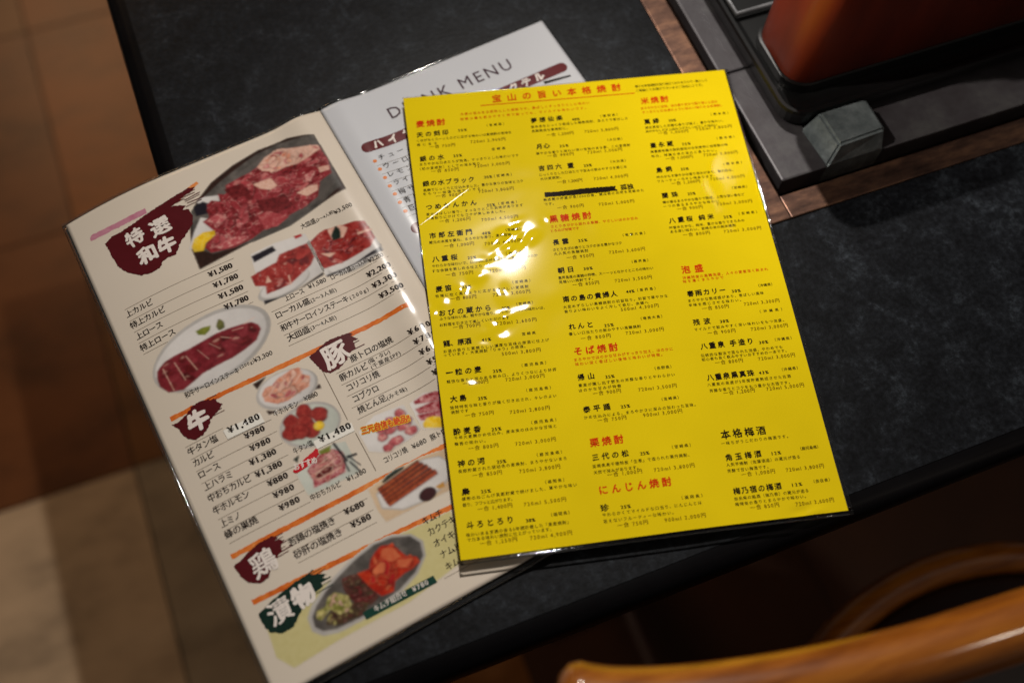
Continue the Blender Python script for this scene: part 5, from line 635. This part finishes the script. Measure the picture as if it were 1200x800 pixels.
def rounded_rect(x0, x1, y0, y1, r, n=6):
    out = []
    for cx, cy, a0 in ((x1 - r, y1 - r, 0), (x0 + r, y1 - r, 90), (x0 + r, y0 + r, 180), (x1 - r, y0 + r, 270)):
        for k in range(n + 1):
            a = math.radians(a0 + 90 * k / n); out.append((cx + r * math.cos(a), cy + r * math.sin(a)))
    return out
def loft(sections, cap=True):
    bm = bmesh.new(); rings = [[bm.verts.new((x, y, z)) for x, y in pts] for pts, z in sections]
    for A, B in zip(rings, rings[1:]):
        n = len(A)
        for i in range(n): bm.faces.new((A[i], A[(i + 1) % n], B[(i + 1) % n], B[i]))
    if cap: bm.faces.new(rings[0][::-1]); bm.faces.new(rings[-1])
    bmesh.ops.recalc_face_normals(bm, faces=bm.faces)
    return bm
def build_tray_and_box():
    zt = TABLE_Z + .0052
    bl = plain('black_enamel', ['#060606', '#0b0b0c'], .32, 40)
    t = empty('serving_tray', 'black rounded tray resting on the grey metal grill plate', 'tray', (0, 0, zt), TABLE_ROT)
    o_ = lambda d, r: rounded_rect(.151 + d, .455 - d, .064 + d, .345 - d, r)
    bm = loft([(o_(.004, .012), .0002), (o_(.001, .015), .003), (o_(0, .016), .012), (o_(.0006, .0155), .0142), (o_(.003, .013), .0142), (o_(.005, .011), .011), (o_(.008, .009), .0105)])
    from_bm('tray_body', bm, bl, t, smooth=False)
    b = empty('condiment_box', 'tall orange red lacquered wooden box standing on the black tray', 'box', (0, 0, zt + .0107), TABLE_ROT)
    lac, nt, bs = pbsdf('orange_red_lacquer')
    n, r = noise_mix(nt, [rgb('#5c1606'), rgb('#80290c')], 6, detail=4, stretch=((6, 6, 1),))
    nt.links.new(r.outputs['Color'], bs.inputs['Base Color']); bs.inputs['Roughness'].default_value = .5
    q = lambda d: rounded_rect(.161 + d, .385 - d, .083 + d, .137 - d, .016, 10)
    from_bm('box_body', loft([(q(.001), 0), (q(0), .001), (q(0), .128), (q(.001), .13)]), lac, b, smooth=True)
    from_bm('box_lid', loft([(q(-.002), .1303), (q(-.002), .146), (q(0), .148)]), lac, b, smooth=True)
    from_bm('foot_band', loft([(q(-.0016), .0003), (q(-.0016), .007), (q(-.0003), .0075)]), bl, b)
    gm = plain('dark_green_paper', ['#0c1712'], .7)
    from_bm('side_label', bm_box(.195, .26, .0822, .0832, .098, .124, .0002), gm, b)
    w = empty('wire_rack', 'small grey wire rack lying behind the orange box on the black tray', 'rack', (0, 0, zt + .0125), TABLE_ROT)
    wm = plain('dull_grey_wire', ['#4a4a4c', '#6a6a6c'], .4, 60, metal=.7)
    fr = [(.157, .152, .002), (.157, .30, .002), (.30, .30, .002), (.30, .152, .002)]
    from_bm('rack_frame', bm_tube(catmull([Vector(p) for p in fr], 1, True), .0022, 8, closed=True), wm, w, smooth=True)
    for k in range(5):
        y = .172 + .024 * k
        from_bm('rack_wire', bm_tube([(.158, y, .002), (.299, y, .002)], .0013, 8), wm, w, smooth=True)
build_tray_and_box()

# ------------------------------------------------------------------ bentwood chair at the front of the table
def build_chair():
    ch = empty('wooden_chair', 'honey brown bentwood armchair with a curved rail and round dark seat at the table edge', 'chair', (0, 0, FLOOR_Z), TABLE_ROT)
    mt, nt, b = pbsdf('varnished_honey_wood')
    n, r = noise_mix(nt, [rgb('#5c2b07'), rgb('#854a12'), rgb('#9c5e1a')], 14, detail=8, rough=.62, stops=[.3, .5, .7], stretch=((1, 9, 9),))
    nt.links.new(r.outputs['Color'], b.inputs['Base Color']); b.inputs['Roughness'].default_value = .4
    b.inputs['Coat Weight'].default_value = 1.0; b.inputs['Coat Roughness'].default_value = .13; b.inputs['Specular IOR Level'].default_value = .1
    bump(nt, b, n.outputs['Fac'], .06)
    H = -FLOOR_Z
    left = [(-.117, -.209), (-.106, -.2155), (-.086, -.2235), (-.062, -.2305), (-.035, -.237), (-.006, -.2425), (.027, -.2475), (.06, -.2505), (.1, -.2535), (.14, -.255)]
    pts = [(x, y, H + .075) for x, y in left + [(.30, -.258), (.42, -.275), (.49, -.335), (.515, -.43), (.49, -.525), (.42, -.585), (.30, -.602)] + [(x, -.860 - y) for x, y in left[::-1]]]
    rail = catmull(pts, 6)
    from_bm('arm_rail', bm_tube(rail, [.0150] * len(rail), 20, flat=1.1), mt, ch, smooth=True)
    for x, y in ((.06, -.2505), (.40, -.27), (.515, -.43), (.40, -.59), (.06, -.6095)):
        from_bm('rail_post', bm_tube([(x, y, H + .07), (.235 + (x - .235) * .86, -.43 + (y + .43) * 1.06, H - .31)], .010, 12), mt, ch, smooth=True)
    hoop = [(.235 + .235 * math.cos(a), -.43 + .232 * math.sin(a), H - .30) for a in [2 * math.pi * k / 64 for k in range(64)]]
    from_bm('seat_hoop', bm_tube(hoop, .0135, 16, closed=True), mt, ch, smooth=True)
    cu = plain('dark_maroon_vinyl', ['#1d0f0d', '#2a1613'], .5, 12)
    disc = lambda r: [(.235 + r * math.cos(a), -.43 + r * math.sin(a)) for a in [2 * math.pi * k / 64 for k in range(64)]]
    from_bm('seat_cushion', loft([(disc(.21), H - .312), (disc(.222), H - .302), (disc(.21), H - .290), (disc(.17), H - .281), (disc(.08), H - .277)]), cu, ch, smooth=True)
    for a in (45, 135, 225, 315):
        x, y = .235 + .19 * math.cos(math.radians(a)), -.43 + .19 * math.sin(math.radians(a))
        from_bm('leg', bm_tube([(x, y, H - .31), (.235 + (x - .235) * 1.2, -.43 + (y + .43) * 1.2, .0)], [.015, .011], 14, cap_round=False), mt, ch, smooth=True)
build_chair()

# ------------------------------------------------------------------ film borders
def film_border(page, W, H, parent, l=0, r=0, t=0, b=0, z=-.12):
    mb = MB(page); f = film_mat(); g = .05
    if t: mb.grid(-l, W + r, -t, -g, 2.5, z, f)
    if b: mb.grid(-l, W + r, H + g, H + b, 2.5, z, f)
    if l: mb.grid(-l, -g, 0, H, 2.5, z, f)
    if r: mb.grid(W + g, W + r, 0, H, 2.5, z, f)
    o = mb.build('laminate_border', parent)
    sd = o.modifiers.new('thickness', 'SOLIDIFY'); sd.thickness = .00025; sd.offset = -1
    return o

# ------------------------------------------------------------------ the open meat and drink menu
def build_open_menu():
    root = empty('open_menu', 'open laminated food menu with dish photographs and a drink page half under the yellow sheet', 'menu')
    PL, PR = PAGES['left'], PAGES['right']
    cream = print_mat('cream_paper', ['#cabeae', '#cec2b2', '#d2c6b7'], 7, detail=3)
    mb = MB(PL); mb.grid(0, LEFT_W, 0, PAGE_H, 2.2, 0, cream)
    left = mb.build('left_page', root, 'cream page with dish photographs and prices')
    sd = left.modifiers.new('thickness', 'SOLIDIFY'); sd.thickness = .0004; sd.offset = -1
    white = print_mat('cool_white_paper', ['#bcbdc1', '#c2c3c7'], 6, detail=3)
    mb = MB(PR); mb.grid(0.4, RIGHT_W, 0, PAGE_H, 2.2, 0, white)
    right = mb.build('right_page', root, 'cool white drink page')
    sd = right.modifiers.new('thickness', 'SOLIDIFY'); sd.thickness = .0004; sd.offset = -1
    film_border(PL, LEFT_W, PAGE_H, left, l=2.4, t=2.0, b=3.8); film_border(PR, RIGHT_W, PAGE_H, right, r=1.0, t=2.6, b=3.8)

    meats = {
        'meat': (['#4c1013', '#7a2024', '#93333a', '#c08a80'], 260, [.3, .48, .6, .76]), 'meat_dark': (['#3c0c0e', '#66181b', '#7c2a2d'], 240, None),
        'meat_pink': (['#8c2c32', '#ae5558', '#cf9f94'], 260, [.35, .52, .72]), 'meat_light': (['#8a2428', '#a24246', '#c07f78'], 300, None),
        'meat_loin': (['#6c1815', '#8e2622', '#a03a34', '#c5948a'], 170, [.3, .5, .66, .78]), 'meat_red': (['#a3161a'], 0, None),
        'meat_steak': (['#561418', '#78222a', '#8e383e'], 230, None), 'meat_tongue': (['#6e1a18', '#8f2a24', '#a8453a'], 120, None),
        'meat_rib': (['#6a1a20', '#93323a', '#c07f80', '#d8b0aa'], 150, [.32, .5, .62, .78]), 'offal': (['#b5694e', '#d08f76', '#dba892'], 160, None),
        'sausage': (['#6a2812', '#8a3a1c', '#a05028'], 120, None), 'sausage_dark': (['#3c1408'], 0, None), 'sauce': (['#2a0d10', '#3a1216'], 160, None),
        'kimchi': (['#7c1208', '#a8240f', '#bf421e'], 150, None), 'kimchi_light': (['#b84a2c', '#c46a44'], 160, None),
        'namul': (['#32201c', '#553028', '#6b4438'], 260, None), 'namul_dark': (['#2d2018', '#4a3a28', '#6a5a3a'], 260, None),
        'sprout': (['#8a8048', '#b5ab68', '#d0c890'], 330, None), 'herb': (['#5a6420', '#8a8c34'], 260, None), 'olive': (['#4d5028', '#6f6c3a'], 260, None),
        'nori': (['#0f1c14', '#22302a'], 300, None), 'lemon': (['#c99a12', '#e0b824', '#dcc96a'], 160, None), 'lemon_dark': (['#a8702a', '#b98a3c'], 160, None),
        'fat': (['#cf9f8c', '#dcb6a4'], 260, None), 'ink': (['#15121a', '#221c26'], 120, None), 'brown_dark': (['#22130f', '#362019'], 80, None),
        'steel': (['#37332f', '#524d49', '#6e6761'], 40, None), 'steel_light': (['#4a4542', '#69625d'], 40, None),
        'plate_white': (['#c9c4c0', '#d5d0cc'], 40, None), 'plate_gray': (['#a5a09c', '#b5b0aa'], 40, None), 'plate_pale': (['#b8bdb2', '#c6c8be'], 40, None),
        'paper_tan': (['#c4a888', '#cfb596'], 30, None), 'olive_pale': (['#bdb27a', '#c6bc88'], 24, None),
        'maroon': (['#4a0d12', '#55131a'], 60, None), 'green': (['#0f231c', '#173027'], 60, None), 'band': (['#b4501a', '#cf6a26', '#d98a4a'], 90, None),
        'pink': (['#b06a80', '#c08a98'], 120, None), 'orange': (['#cf6f2c', '#d98d52'], 200, None), 'bar_wine': (['#551216', '#5e171b'], 40, None),
        'dot': (['#c9691c', '#d67a2c'], 200, None), 'rule': (['#6a5c4c'], 0, None), 'sticker': (['#dcd8ce', '#e3dfd6'], 40, None),
        'tag_red': (['#b01820', '#c42830'], 160, None), 'bar_green': (['#12352c', '#183f34'], 60, None), 'burst_yellow': (['#e2b81e'], 0, None), 'red_ink': (['#c8300a'], 0, None)}
    def M(k):
        c, s, st = meats[k]
        return print_mat(k, c, s, stops=st, detail=7, rough=.68, dist=.8) if s else print_mat(k, c)
    # dish photographs: flat prints, each a fine sheet of coloured points following the page
    def inside(p, poly):
        c = False
        for a, b in zip(poly, poly[1:] + poly[:1]):
            if (a[1] > p[1]) != (b[1] > p[1]) and p[0] < (b[0] - a[0]) * (p[1] - a[1]) / (b[1] - a[1]) + a[0]: c = not c
        return c
    def blur(a, sg):
        k = max(1, int(3 * sg + .5)); w = np.exp(-.5 * (np.arange(-k, k + 1) / sg) ** 2); w /= w.sum()
        for ax in (0, 1):
            a = np.apply_along_axis(lambda r_: np.convolve(np.pad(r_, k, mode='edge'), w, 'valid'), ax, a)
        return a
    class Print:
        CELL = .42
        def __init__(self, shapes, seed):
            P_ = [p for _, q in shapes for p in q]; m_ = 1.5
            self.u0, self.v0 = min(p[0] for p in P_) - m_, min(p[1] for p in P_) - m_
            u1, v1 = min(max(p[0] for p in P_) + m_, LEFT_W - .4), max(p[1] for p in P_) + m_
            self.W, self.H = int((u1 - self.u0) / self.CELL) + 1, int((v1 - self.v0) / self.CELL) + 1
            self.U, self.V = np.meshgrid(self.u0 + np.arange(self.W) * self.CELL, self.v0 + np.arange(self.H) * self.CELL)
            self.rgb = np.tile(np.array(rgb('#cdc1b1')), (self.H, self.W, 1)); self.cov = np.zeros((self.H, self.W)); self.rng = np.random.default_rng(seed)
            self.n = {s_: self.fbm(s_) for s_ in (1.0, 2.2, 5.0)}
        def fbm(self, mm):
            out = np.zeros((self.H, self.W)); amp = 1.0; tot = 0
            while mm > .5:
                st = mm / self.CELL; g = self.rng.random((int(self.H / st) + 3, int(self.W / st) + 3))
                y, x = np.arange(self.H) / st, np.arange(self.W) / st
                yi, xi = y.astype(int), x.astype(int); fy, fx = (y - yi)[:, None], (x - xi)[None]
                fy, fx = fy * fy * (3 - 2 * fy), fx * fx * (3 - 2 * fx)
                A = g[np.ix_(yi, xi)]; B = g[np.ix_(yi, xi + 1)]; C_ = g[np.ix_(yi + 1, xi)]; D = g[np.ix_(yi + 1, xi + 1)]
                out += amp * ((A * (1 - fx) + B * fx) * (1 - fy) + (C_ * (1 - fx) + D * fx) * fy); tot += amp; amp *= .62; mm /= 2
            return (out / tot - .5) * 1.9 + .5
        def mask(self, poly, soft):
            xs = [p[0] for p in poly]; ys = [p[1] for p in poly]; pad = 3
            a0, a1 = max(0, int((min(xs) - self.u0) / self.CELL) - pad), min(self.W, int((max(xs) - self.u0) / self.CELL) + pad + 1)
            b0, b1 = max(0, int((min(ys) - self.v0) / self.CELL) - pad), min(self.H, int((max(ys) - self.v0) / self.CELL) + pad + 1)
            if a1 <= a0 or b1 <= b0: return None
            X, Y = self.U[b0:b1, a0:a1], self.V[b0:b1, a0:a1]; acc = np.zeros(X.shape)
            for ox, oy in ((-.25, -.25), (.25, -.25), (-.25, .25), (.25, .25)):
                x, y = X + ox * self.CELL, Y + oy * self.CELL; c = np.zeros(X.shape, bool)
                for p, q in zip(poly, poly[1:] + poly[:1]):
                    if p[1] == q[1]: continue
                    c ^= ((p[1] > y) != (q[1] > y)) & (x < (q[0] - p[0]) * (y - p[1]) / (q[1] - p[1]) + p[0])
                acc += c / 4
            if soft: acc = blur(acc, soft)
            return acc, (slice(b0, b1), slice(a0, a1)), X, Y
        def tone(self, key, sl, mm, off=0.0, gain=1.0):
            cols = np.array([rgb(c) for c in meats[key][0]]); t = np.clip((self.n[mm][sl] - .5) * gain + .5 + off, 0, 1) * (len(cols) - 1)
            k = np.minimum(t.astype(int), max(0, len(cols) - 2)); f = (t - k)[..., None]
            return cols[k] * (1 - f) + cols[np.minimum(k + 1, len(cols) - 1)] * f
        def lay(self, poly, key, soft=.8, mm=2.2, shade=None, alpha=1.0, off=0.0, gain=.55):
            q = self.mask(poly, soft)
            if q is None: return
            m_, sl, X, Y = q; col = self.tone(key, sl, mm, off, gain)
            if shade is not None: col = col * shade(X, Y)[..., None]
            a = (m_ * alpha)[..., None]
            self.rgb[sl] = self.rgb[sl] * (1 - a) + col * a
            self.cov[sl] = np.maximum(self.cov[sl], m_)
        def heap(self, outline, n, size, inks, rim, seed, aspect=.6):
            r = random.Random(seed); xs = [p[0] for p in outline]; ys = [p[1] for p in outline]; k = tries = 0
            while k < n and tries < n * 40:
                tries += 1; c = (r.uniform(min(xs), max(xs)), r.uniform(min(ys), max(ys)))
                if not inside(c, outline): continue
                a = size * r.uniform(.6, 1.3); b = a * aspect * r.uniform(.6, 1.2); th = r.gauss(-.3, .8); ph = [r.uniform(0, 6.28) for _ in range(3)]
                def blob(q, ox=0, oy=0):
                    o = []
                    for t in range(16):
                        w = 2 * math.pi * t / 16; s_ = 1 + .17 * math.sin(2 * w + ph[0]) + .14 * math.sin(3 * w + ph[1]) + .1 * math.sin(5 * w + ph[2])
                        x, y = a * q * s_ * math.cos(w), b * q * s_ * math.sin(w)
                        o.append((c[0] + ox + x * math.cos(th) - y * math.sin(th), c[1] + oy + x * math.sin(th) + y * math.cos(th)))
                    return o
                if not all(inside(p, outline) for p in blob(.75)): continue
                key = r.choice(inks); d = r.uniform(0, 6.28); g = r.uniform(.12, .3) / a
                self.lay(blob(1.12, .25, .3), 'gap', 1.2, alpha=.45)
                if rim and r.random() < .7: self.lay(blob(1.04), rim, .7, 1.0)
                sh = lambda X, Y: np.clip(r_b + g * ((X - c[0]) * math.cos(d) + (Y - c[1]) * math.sin(d)), .55, 1.5)
                r_b = r.uniform(.85, 1.12)
                self.lay(blob(.97), key, .9, r.choice((2.2, 5.0)), sh, off=r.uniform(-.2, .14), gain=.6)
                if r.random() < .5:                                   # a wet gleam or a fat seam in the slice
                    w = r.uniform(.12, .3)
                    self.lay([(c[0] + (p[0] - c[0]) * w * 1.8 + g * 2, c[1] + (p[1] - c[1]) * w * .8 - .3) for p in blob(1)], rim or 'fat', 1.0, alpha=.55)
                k += 1
        def build(self, name, label):
            self.rgb = np.stack([blur(self.rgb[..., k], .62) for k in range(3)], -1)
            keep = self.cov > .04; idx = -np.ones(keep.shape, int); idx[keep] = np.arange(keep.sum())
            q = keep[:-1, :-1] & keep[1:, :-1] & keep[1:, 1:] & keep[:-1, 1:]
            F = np.stack([idx[:-1, :-1][q], idx[1:, :-1][q], idx[1:, 1:][q], idx[:-1, 1:][q]], -1)
            mb = MB(PL); mb.add(np.stack([self.U[keep], self.V[keep]], -1), F.tolist(), .055, photo_print)
            o = mb.build(name, left, label)
            at = o.data.color_attributes.new('print', 'FLOAT_COLOR', 'POINT')
            at.data.foreach_set('color', np.concatenate([self.rgb[keep], np.ones((keep.sum(), 1))], -1).astype(np.float32).ravel())
    photo_print = print_mat('photo_print', ['#808080']); nt_ = photo_print.node_tree
    va = nt_.nodes.new('ShaderNodeVertexColor'); va.layer_name = 'print'
    nt_.links.new(va.outputs['Color'], nt_.nodes['Principled BSDF'].inputs['Base Color'])
    meats['gap'] = (['#1e0a0a', '#2a0f0e'], 0, None)
    HEAP = {(0, 6): (95, 4.2, ['meat', 'meat', 'meat_dark', 'meat_light', 'meat_pink'], 'meat_pink'), (0, 7): (34, 2.4, ['fat', 'meat_pink', 'offal', 'fat'], 'fat'),
            (1, 4): (14, 3.6, ['meat_loin', 'meat_loin', 'meat_dark'], None), (2, 3): (20, 3.6, ['meat_loin', 'meat_loin', 'meat_dark'], 'meat_pink'),
            (4, 5): (34, 2.4, ['offal', 'fat', 'offal', 'meat_pink'], 'fat'), (6, 2): (26, 2.8, ['meat_rib', 'meat_rib', 'meat_pink', 'meat_dark'], 'fat'),
            (10, 3): (40, 1.8, ['namul', 'namul_dark', 'meat_dark'], None), (10, 4): (44, 1.4, ['namul_dark', 'sprout', 'namul'], None),
            (10, 5): (36, 3.0, ['kimchi', 'kimchi_light', 'kimchi', 'meat_red'], 'kimchi_light'), (10, 8): (46, 1.4, ['sprout', 'herb', 'fat'], None),
            (3, 2): (22, 3.8, ['meat_steak', 'meat_steak', 'meat_dark'], None)}
    for i, (lab, shapes) in enumerate(L_PHOTOS):
        pr = Print(shapes, 100 + i)
        for k, (mk, pts) in enumerate(shapes):
            cx, cy = sum(p[0] for p in pts) / len(pts), sum(p[1] for p in pts) / len(pts)
            ext = max(math.dist(p, (cx, cy)) for p in pts)
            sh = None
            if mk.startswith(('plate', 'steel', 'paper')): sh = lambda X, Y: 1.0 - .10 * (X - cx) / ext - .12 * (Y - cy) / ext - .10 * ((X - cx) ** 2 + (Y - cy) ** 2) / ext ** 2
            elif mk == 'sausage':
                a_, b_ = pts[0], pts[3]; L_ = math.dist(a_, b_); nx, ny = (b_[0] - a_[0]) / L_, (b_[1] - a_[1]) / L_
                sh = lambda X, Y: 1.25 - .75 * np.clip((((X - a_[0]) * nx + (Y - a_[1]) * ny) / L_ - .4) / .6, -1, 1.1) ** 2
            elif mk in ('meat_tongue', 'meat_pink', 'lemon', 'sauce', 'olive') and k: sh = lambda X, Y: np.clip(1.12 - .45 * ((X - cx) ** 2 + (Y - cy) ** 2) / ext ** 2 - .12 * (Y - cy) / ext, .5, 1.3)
            if mk in ('meat_tongue', 'meat_pink', 'sausage'): pr.lay([(p[0] + .25, p[1] + .35) for p in pts], 'gap', 1.3, alpha=.5)
            thin = len(pts) == 4 and mk == 'fat'
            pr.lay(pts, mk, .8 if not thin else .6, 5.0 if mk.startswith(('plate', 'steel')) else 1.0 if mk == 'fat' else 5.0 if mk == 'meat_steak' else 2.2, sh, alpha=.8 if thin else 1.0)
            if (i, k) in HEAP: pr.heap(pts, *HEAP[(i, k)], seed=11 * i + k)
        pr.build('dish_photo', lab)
    # orange bands, blots, streaks
    for (a, b), in L_BANDS:
        mb = MB(PL); L = math.dist(a, b); n = int(L / 1.6); r = random.Random(int(L * 7)); up, dn = [], []
        for k in range(n + 1):
            t = k / n; x, y = a[0] + (b[0] - a[0]) * t, a[1] + (b[1] - a[1]) * t
            up.append((x, y - 1.45 + r.gauss(0, .14))); dn.append((x, y + 1.45 + r.gauss(0, .14)))
        mb.poly(up + dn[::-1], .05, M('band'), 4.0); mb.build('orange_band', left)
    for i, (mk, lab, pts, gl) in enumerate(L_BLOTS):
        mb = MB(PL); mb.poly(pts, .20, M(mk), 3.0, jitter=.35, seed=i + 40)
        cxx = max(p[0] for p in pts); cyy = min(p[1] for p in pts)
        r = random.Random(i)
        for k in range(7):                                       # dry brush hairs at the tail of the stroke
            y = cyy + 1.5 + 1.7 * k; x = cxx - 3 - r.random() * 4
            mb.strip((x - 5, y + r.gauss(0, .2)), (x + 2 + r.random() * 4, y - .3 + r.gauss(0, .3)), .25 + .35 * r.random(), .21, M(mk))
        for ch, u, v, em in gl:
            V, F = glyphs(ch); c0 = (V.max(0) + V.min(0)) / 2
            e2 = em * 1.05
            ink_ = ink('white_ink', 'open')
            ph = u; wq = .01 if ch in '鶏漬選豚' else .03
            for k, (dx, dy) in enumerate(ring(8, .052 if ch in '牛和物' else .022 if ch in '鶏漬' else .034) + ring(4, .012) + [(0, 0)]):
                X = V[:, 0] - c0[0] + dx + wq * np.sin(9 * V[:, 1] + 4 * V[:, 0] + ph); Y = V[:, 1] - c0[1] + dy + wq * np.sin(8 * V[:, 0] + ph) + .08 * (V[:, 0] - c0[0])
                mb.add(np.stack([u + X * e2, v - Y * e2], -1), F, .26 + .004 * k, ink_)
        mb.build('brush_blot', left, lab)
    for mk, pts in L_STREAKS:
        mb = MB(PL); mb.poly(pts, .04, M(mk), 3, jitter=.3); mb.build('brush_streak', left, mk + ' brush streak beside the top blot')
    for u, v, w in L_RULES:
        mb = MB(PL); mb.strip((u, v), (min(u + w, LEFT_W - 2.5), v), .28, .05, M('rule')); mb.build('ruled_line', left)
    for a, b in L_DIVIDERS:
        mb = MB(PL); mb.strip(a, b, .45, .05, M('rule')); mb.build('divider_line', left)
    for q in L_ROWS:
        mb = MB(PL)
        for st, s, u, v, w in q:
            if st == 'yen': continue
            write(mb, st, s, u, v, w, .12)
        mb.build('dish_name', left)
        for st, s, u, v, w in q:
            if st != 'yen': continue
            if u + w > LEFT_W - 3: w = max(8.0, LEFT_W - 3 - u)
            mb = MB(PL); write(mb, st, s, u, v, w, .12); mb.build('dish_price', left)
    for q in L_CAPTIONS:
        mb = MB(PL)
        for st, s, u, v, w in q: write(mb, st, s, u, v, w, .19)
        mb.build('photo_caption', left)
    for lab, pts, q in L_STICKERS:
        mb = MB(PL); mb.poly(pts, .30, M('sticker'), 3)
        for st, s, u, v, w in q: write(mb, st, s, u, v, w, .34)
        mb.build('price_sticker', left, lab)
    mb = MB(PL); mb.poly(L_GREENBAR, .22, M('bar_green'), 3)
    for st, s, u, v, w in L_GREENTEXT: write(mb, st, s, u, v, w, .26)
    mb.build('caption_bar', left, 'dark green bar with the pickle plate name and price in white')
    pts, q = L_REDLABEL
    mb = MB(PL); mb.poly(pts, .22, M('tag_red'), 3, jitter=.4)
    for st, s, u, v, w in q: write(mb, st, s, u, v - .4, w, .26, rot=math.radians(8))
    mb.build('red_tag', left, 'red tag with slanted white lettering on the rib photograph')
    a, b = L_BURST
    mb = MB(PL); rot = -math.atan2(b[1] - a[1], b[0] - a[0]); L = math.dist(a, b)
    for k, (dx, dy) in enumerate(ring(8, .35)): write(mb, 'red_tag', '三元自信も絶品!!', a[0] + dx, a[1] + dy, L, .20 + .004 * k, rot=rot, em=5.0, color='burst_ink')
    write(mb, 'red_tag', '三元自信も絶品!!', a[0], a[1], L, .26, rot=rot, em=5.0, color='red_ink')
    mb.build('burst_lettering', left, 'red lettering outlined in yellow over the cartilage photograph')

    # drink page
    for st, s, u, v, w in R_TITLE:
        mb = MB(PR); write(mb, st, s, u, v, w, .1); mb.build('page_title', right)
    def pill(mb, u0, u1, v, h, mt):
        mb.poly([(u0 + h / 2 - h / 2 * math.sin(a), v - h / 2 * math.cos(a)) for a in [math.pi * k / 10 for k in range(11)]] +
                [(u1 - h / 2 + h / 2 * math.sin(a), v + h / 2 * math.cos(a)) for a in [math.pi * k / 10 for k in range(11)]], .06, mt, 4)
    v = (R_BAR[0][1] + R_BAR[1][1]) / 2
    for (u0, u1), q in (((R_BAR[0][0], 78), R_BARTEXT[0]), ((84, R_BAR[1][0]), R_BARTEXT[1])):
        mb = MB(PR); pill(mb, u0, u1, v, 7.6, M('bar_wine'))
        write(mb, 'bar', q[1], q[2], v + 2.5, q[4], .12); mb.build('section_bar', right)
    mb = MB(PR); pill(mb, R_BAR2[0][0], 78, R_BAR2[0][1], 7.6, M('bar_wine')); mb.build('section_bar', right)
    mb = MB(PR); mb.poly(R_STROKE, .06, print_mat('black_ink', INKS['black_ink']), 4, jitter=.2); mb.build('black_stroke', right)
    for k, (st, s, u, v, w) in enumerate(R_ITEMS):
        mb = MB(PR)
        c = R_DOTS[k]
        mb.poly([(c[0] + 1.35 * math.cos(a), c[1] + 1.25 * math.sin(a)) for a in [2 * math.pi * j / 14 for j in range(14)]], .06, M('dot'), 4)
        write(mb, st, s, u, v, w, .1)
        r_ = R_RULES[k]; mb.strip((r_[0], r_[1]), (r_[0] + 62, r_[1]), .25, .05, M('rule'))
        mb.build('drink_row', right)
INKS['burst_ink'] = ['#e2b81e']
build_open_menu()

# ------------------------------------------------------------------ the yellow sheet
def build_yellow():
    root = empty('yellow_menu', 'bright yellow laminated drinks list in three columns lying on top of the open menu', 'menu')
    PG = PAGES['yellow']; F = 'yellow'
    y = print_mat('yellow_paper', [(0.67, 0.500, 0.003), (0.77, 0.580, 0.004)], 9, film=F, detail=3)
    mb = MB(PG); mb.grid(0, 210, 0, 297, 1.0, 0, y)
    sheet = mb.build('printed_sheet', root)
    film_border(PG, 210, 297, root, l=.35, r=2.4, t=.6, b=2.6)
    for q in Y_HEADINGS:
        mb = MB(PG)
        for st, s, u, v, w in q: write(mb, st, s, u, v, w, .08, F)
        if q[0][0] == 'title': mb.poly(Y_UNDERLINE, .06, ink('red_ink', F), 4)
        mb.build('page_title' if q[0][0] == 'title' else 'section_heading', sheet)
    for q in Y_ENTRIES:
        mb = MB(PG)
        for st, s, u, v, w in q: write(mb, st, s, u, v, w, .08, F)
        mb.build('menu_entry', sheet)
    mb = MB(PG)
    for st, s, u, v, w in Y_NOTES: write(mb, st, s, u, v, w, .08, F)
    mb.build('small_note', sheet)
    mb = MB(PG)
    for st, s, u, v, w in Y_PLUM: write(mb, st, s, u, v, w, .08, F)
    mb.build('section_heading', sheet, 'black heading above the plum liqueurs')
    crease = print_mat('crease_glint_film', ['#e8d23a'], film='crease'); crease.node_tree.nodes['Principled BSDF'].inputs['Coat IOR'].default_value = 2.3  # lamp glint along the crease, painted as a pale strip with boosted coat
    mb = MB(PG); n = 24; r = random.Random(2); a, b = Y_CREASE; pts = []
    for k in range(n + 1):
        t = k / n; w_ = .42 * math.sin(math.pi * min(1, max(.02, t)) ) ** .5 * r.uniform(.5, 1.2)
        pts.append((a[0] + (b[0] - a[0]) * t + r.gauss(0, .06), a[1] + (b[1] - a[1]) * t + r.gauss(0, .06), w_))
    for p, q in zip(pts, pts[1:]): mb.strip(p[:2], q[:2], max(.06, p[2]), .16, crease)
    mb.build('crease_glint', sheet, 'thin pale painted glint along a film crease at the upper left')
    mb = MB(PG); mb.poly(Y_BAR, .14, ink('black_ink', F), 3, jitter=.25)
    for st, s, u, v, w in Y_BARTEXT: write(mb, st, s, u, v, w, .08, F)
    mb.build('marker_strike', sheet, 'thick black marker stroke over a sold out entry')
build_yellow()
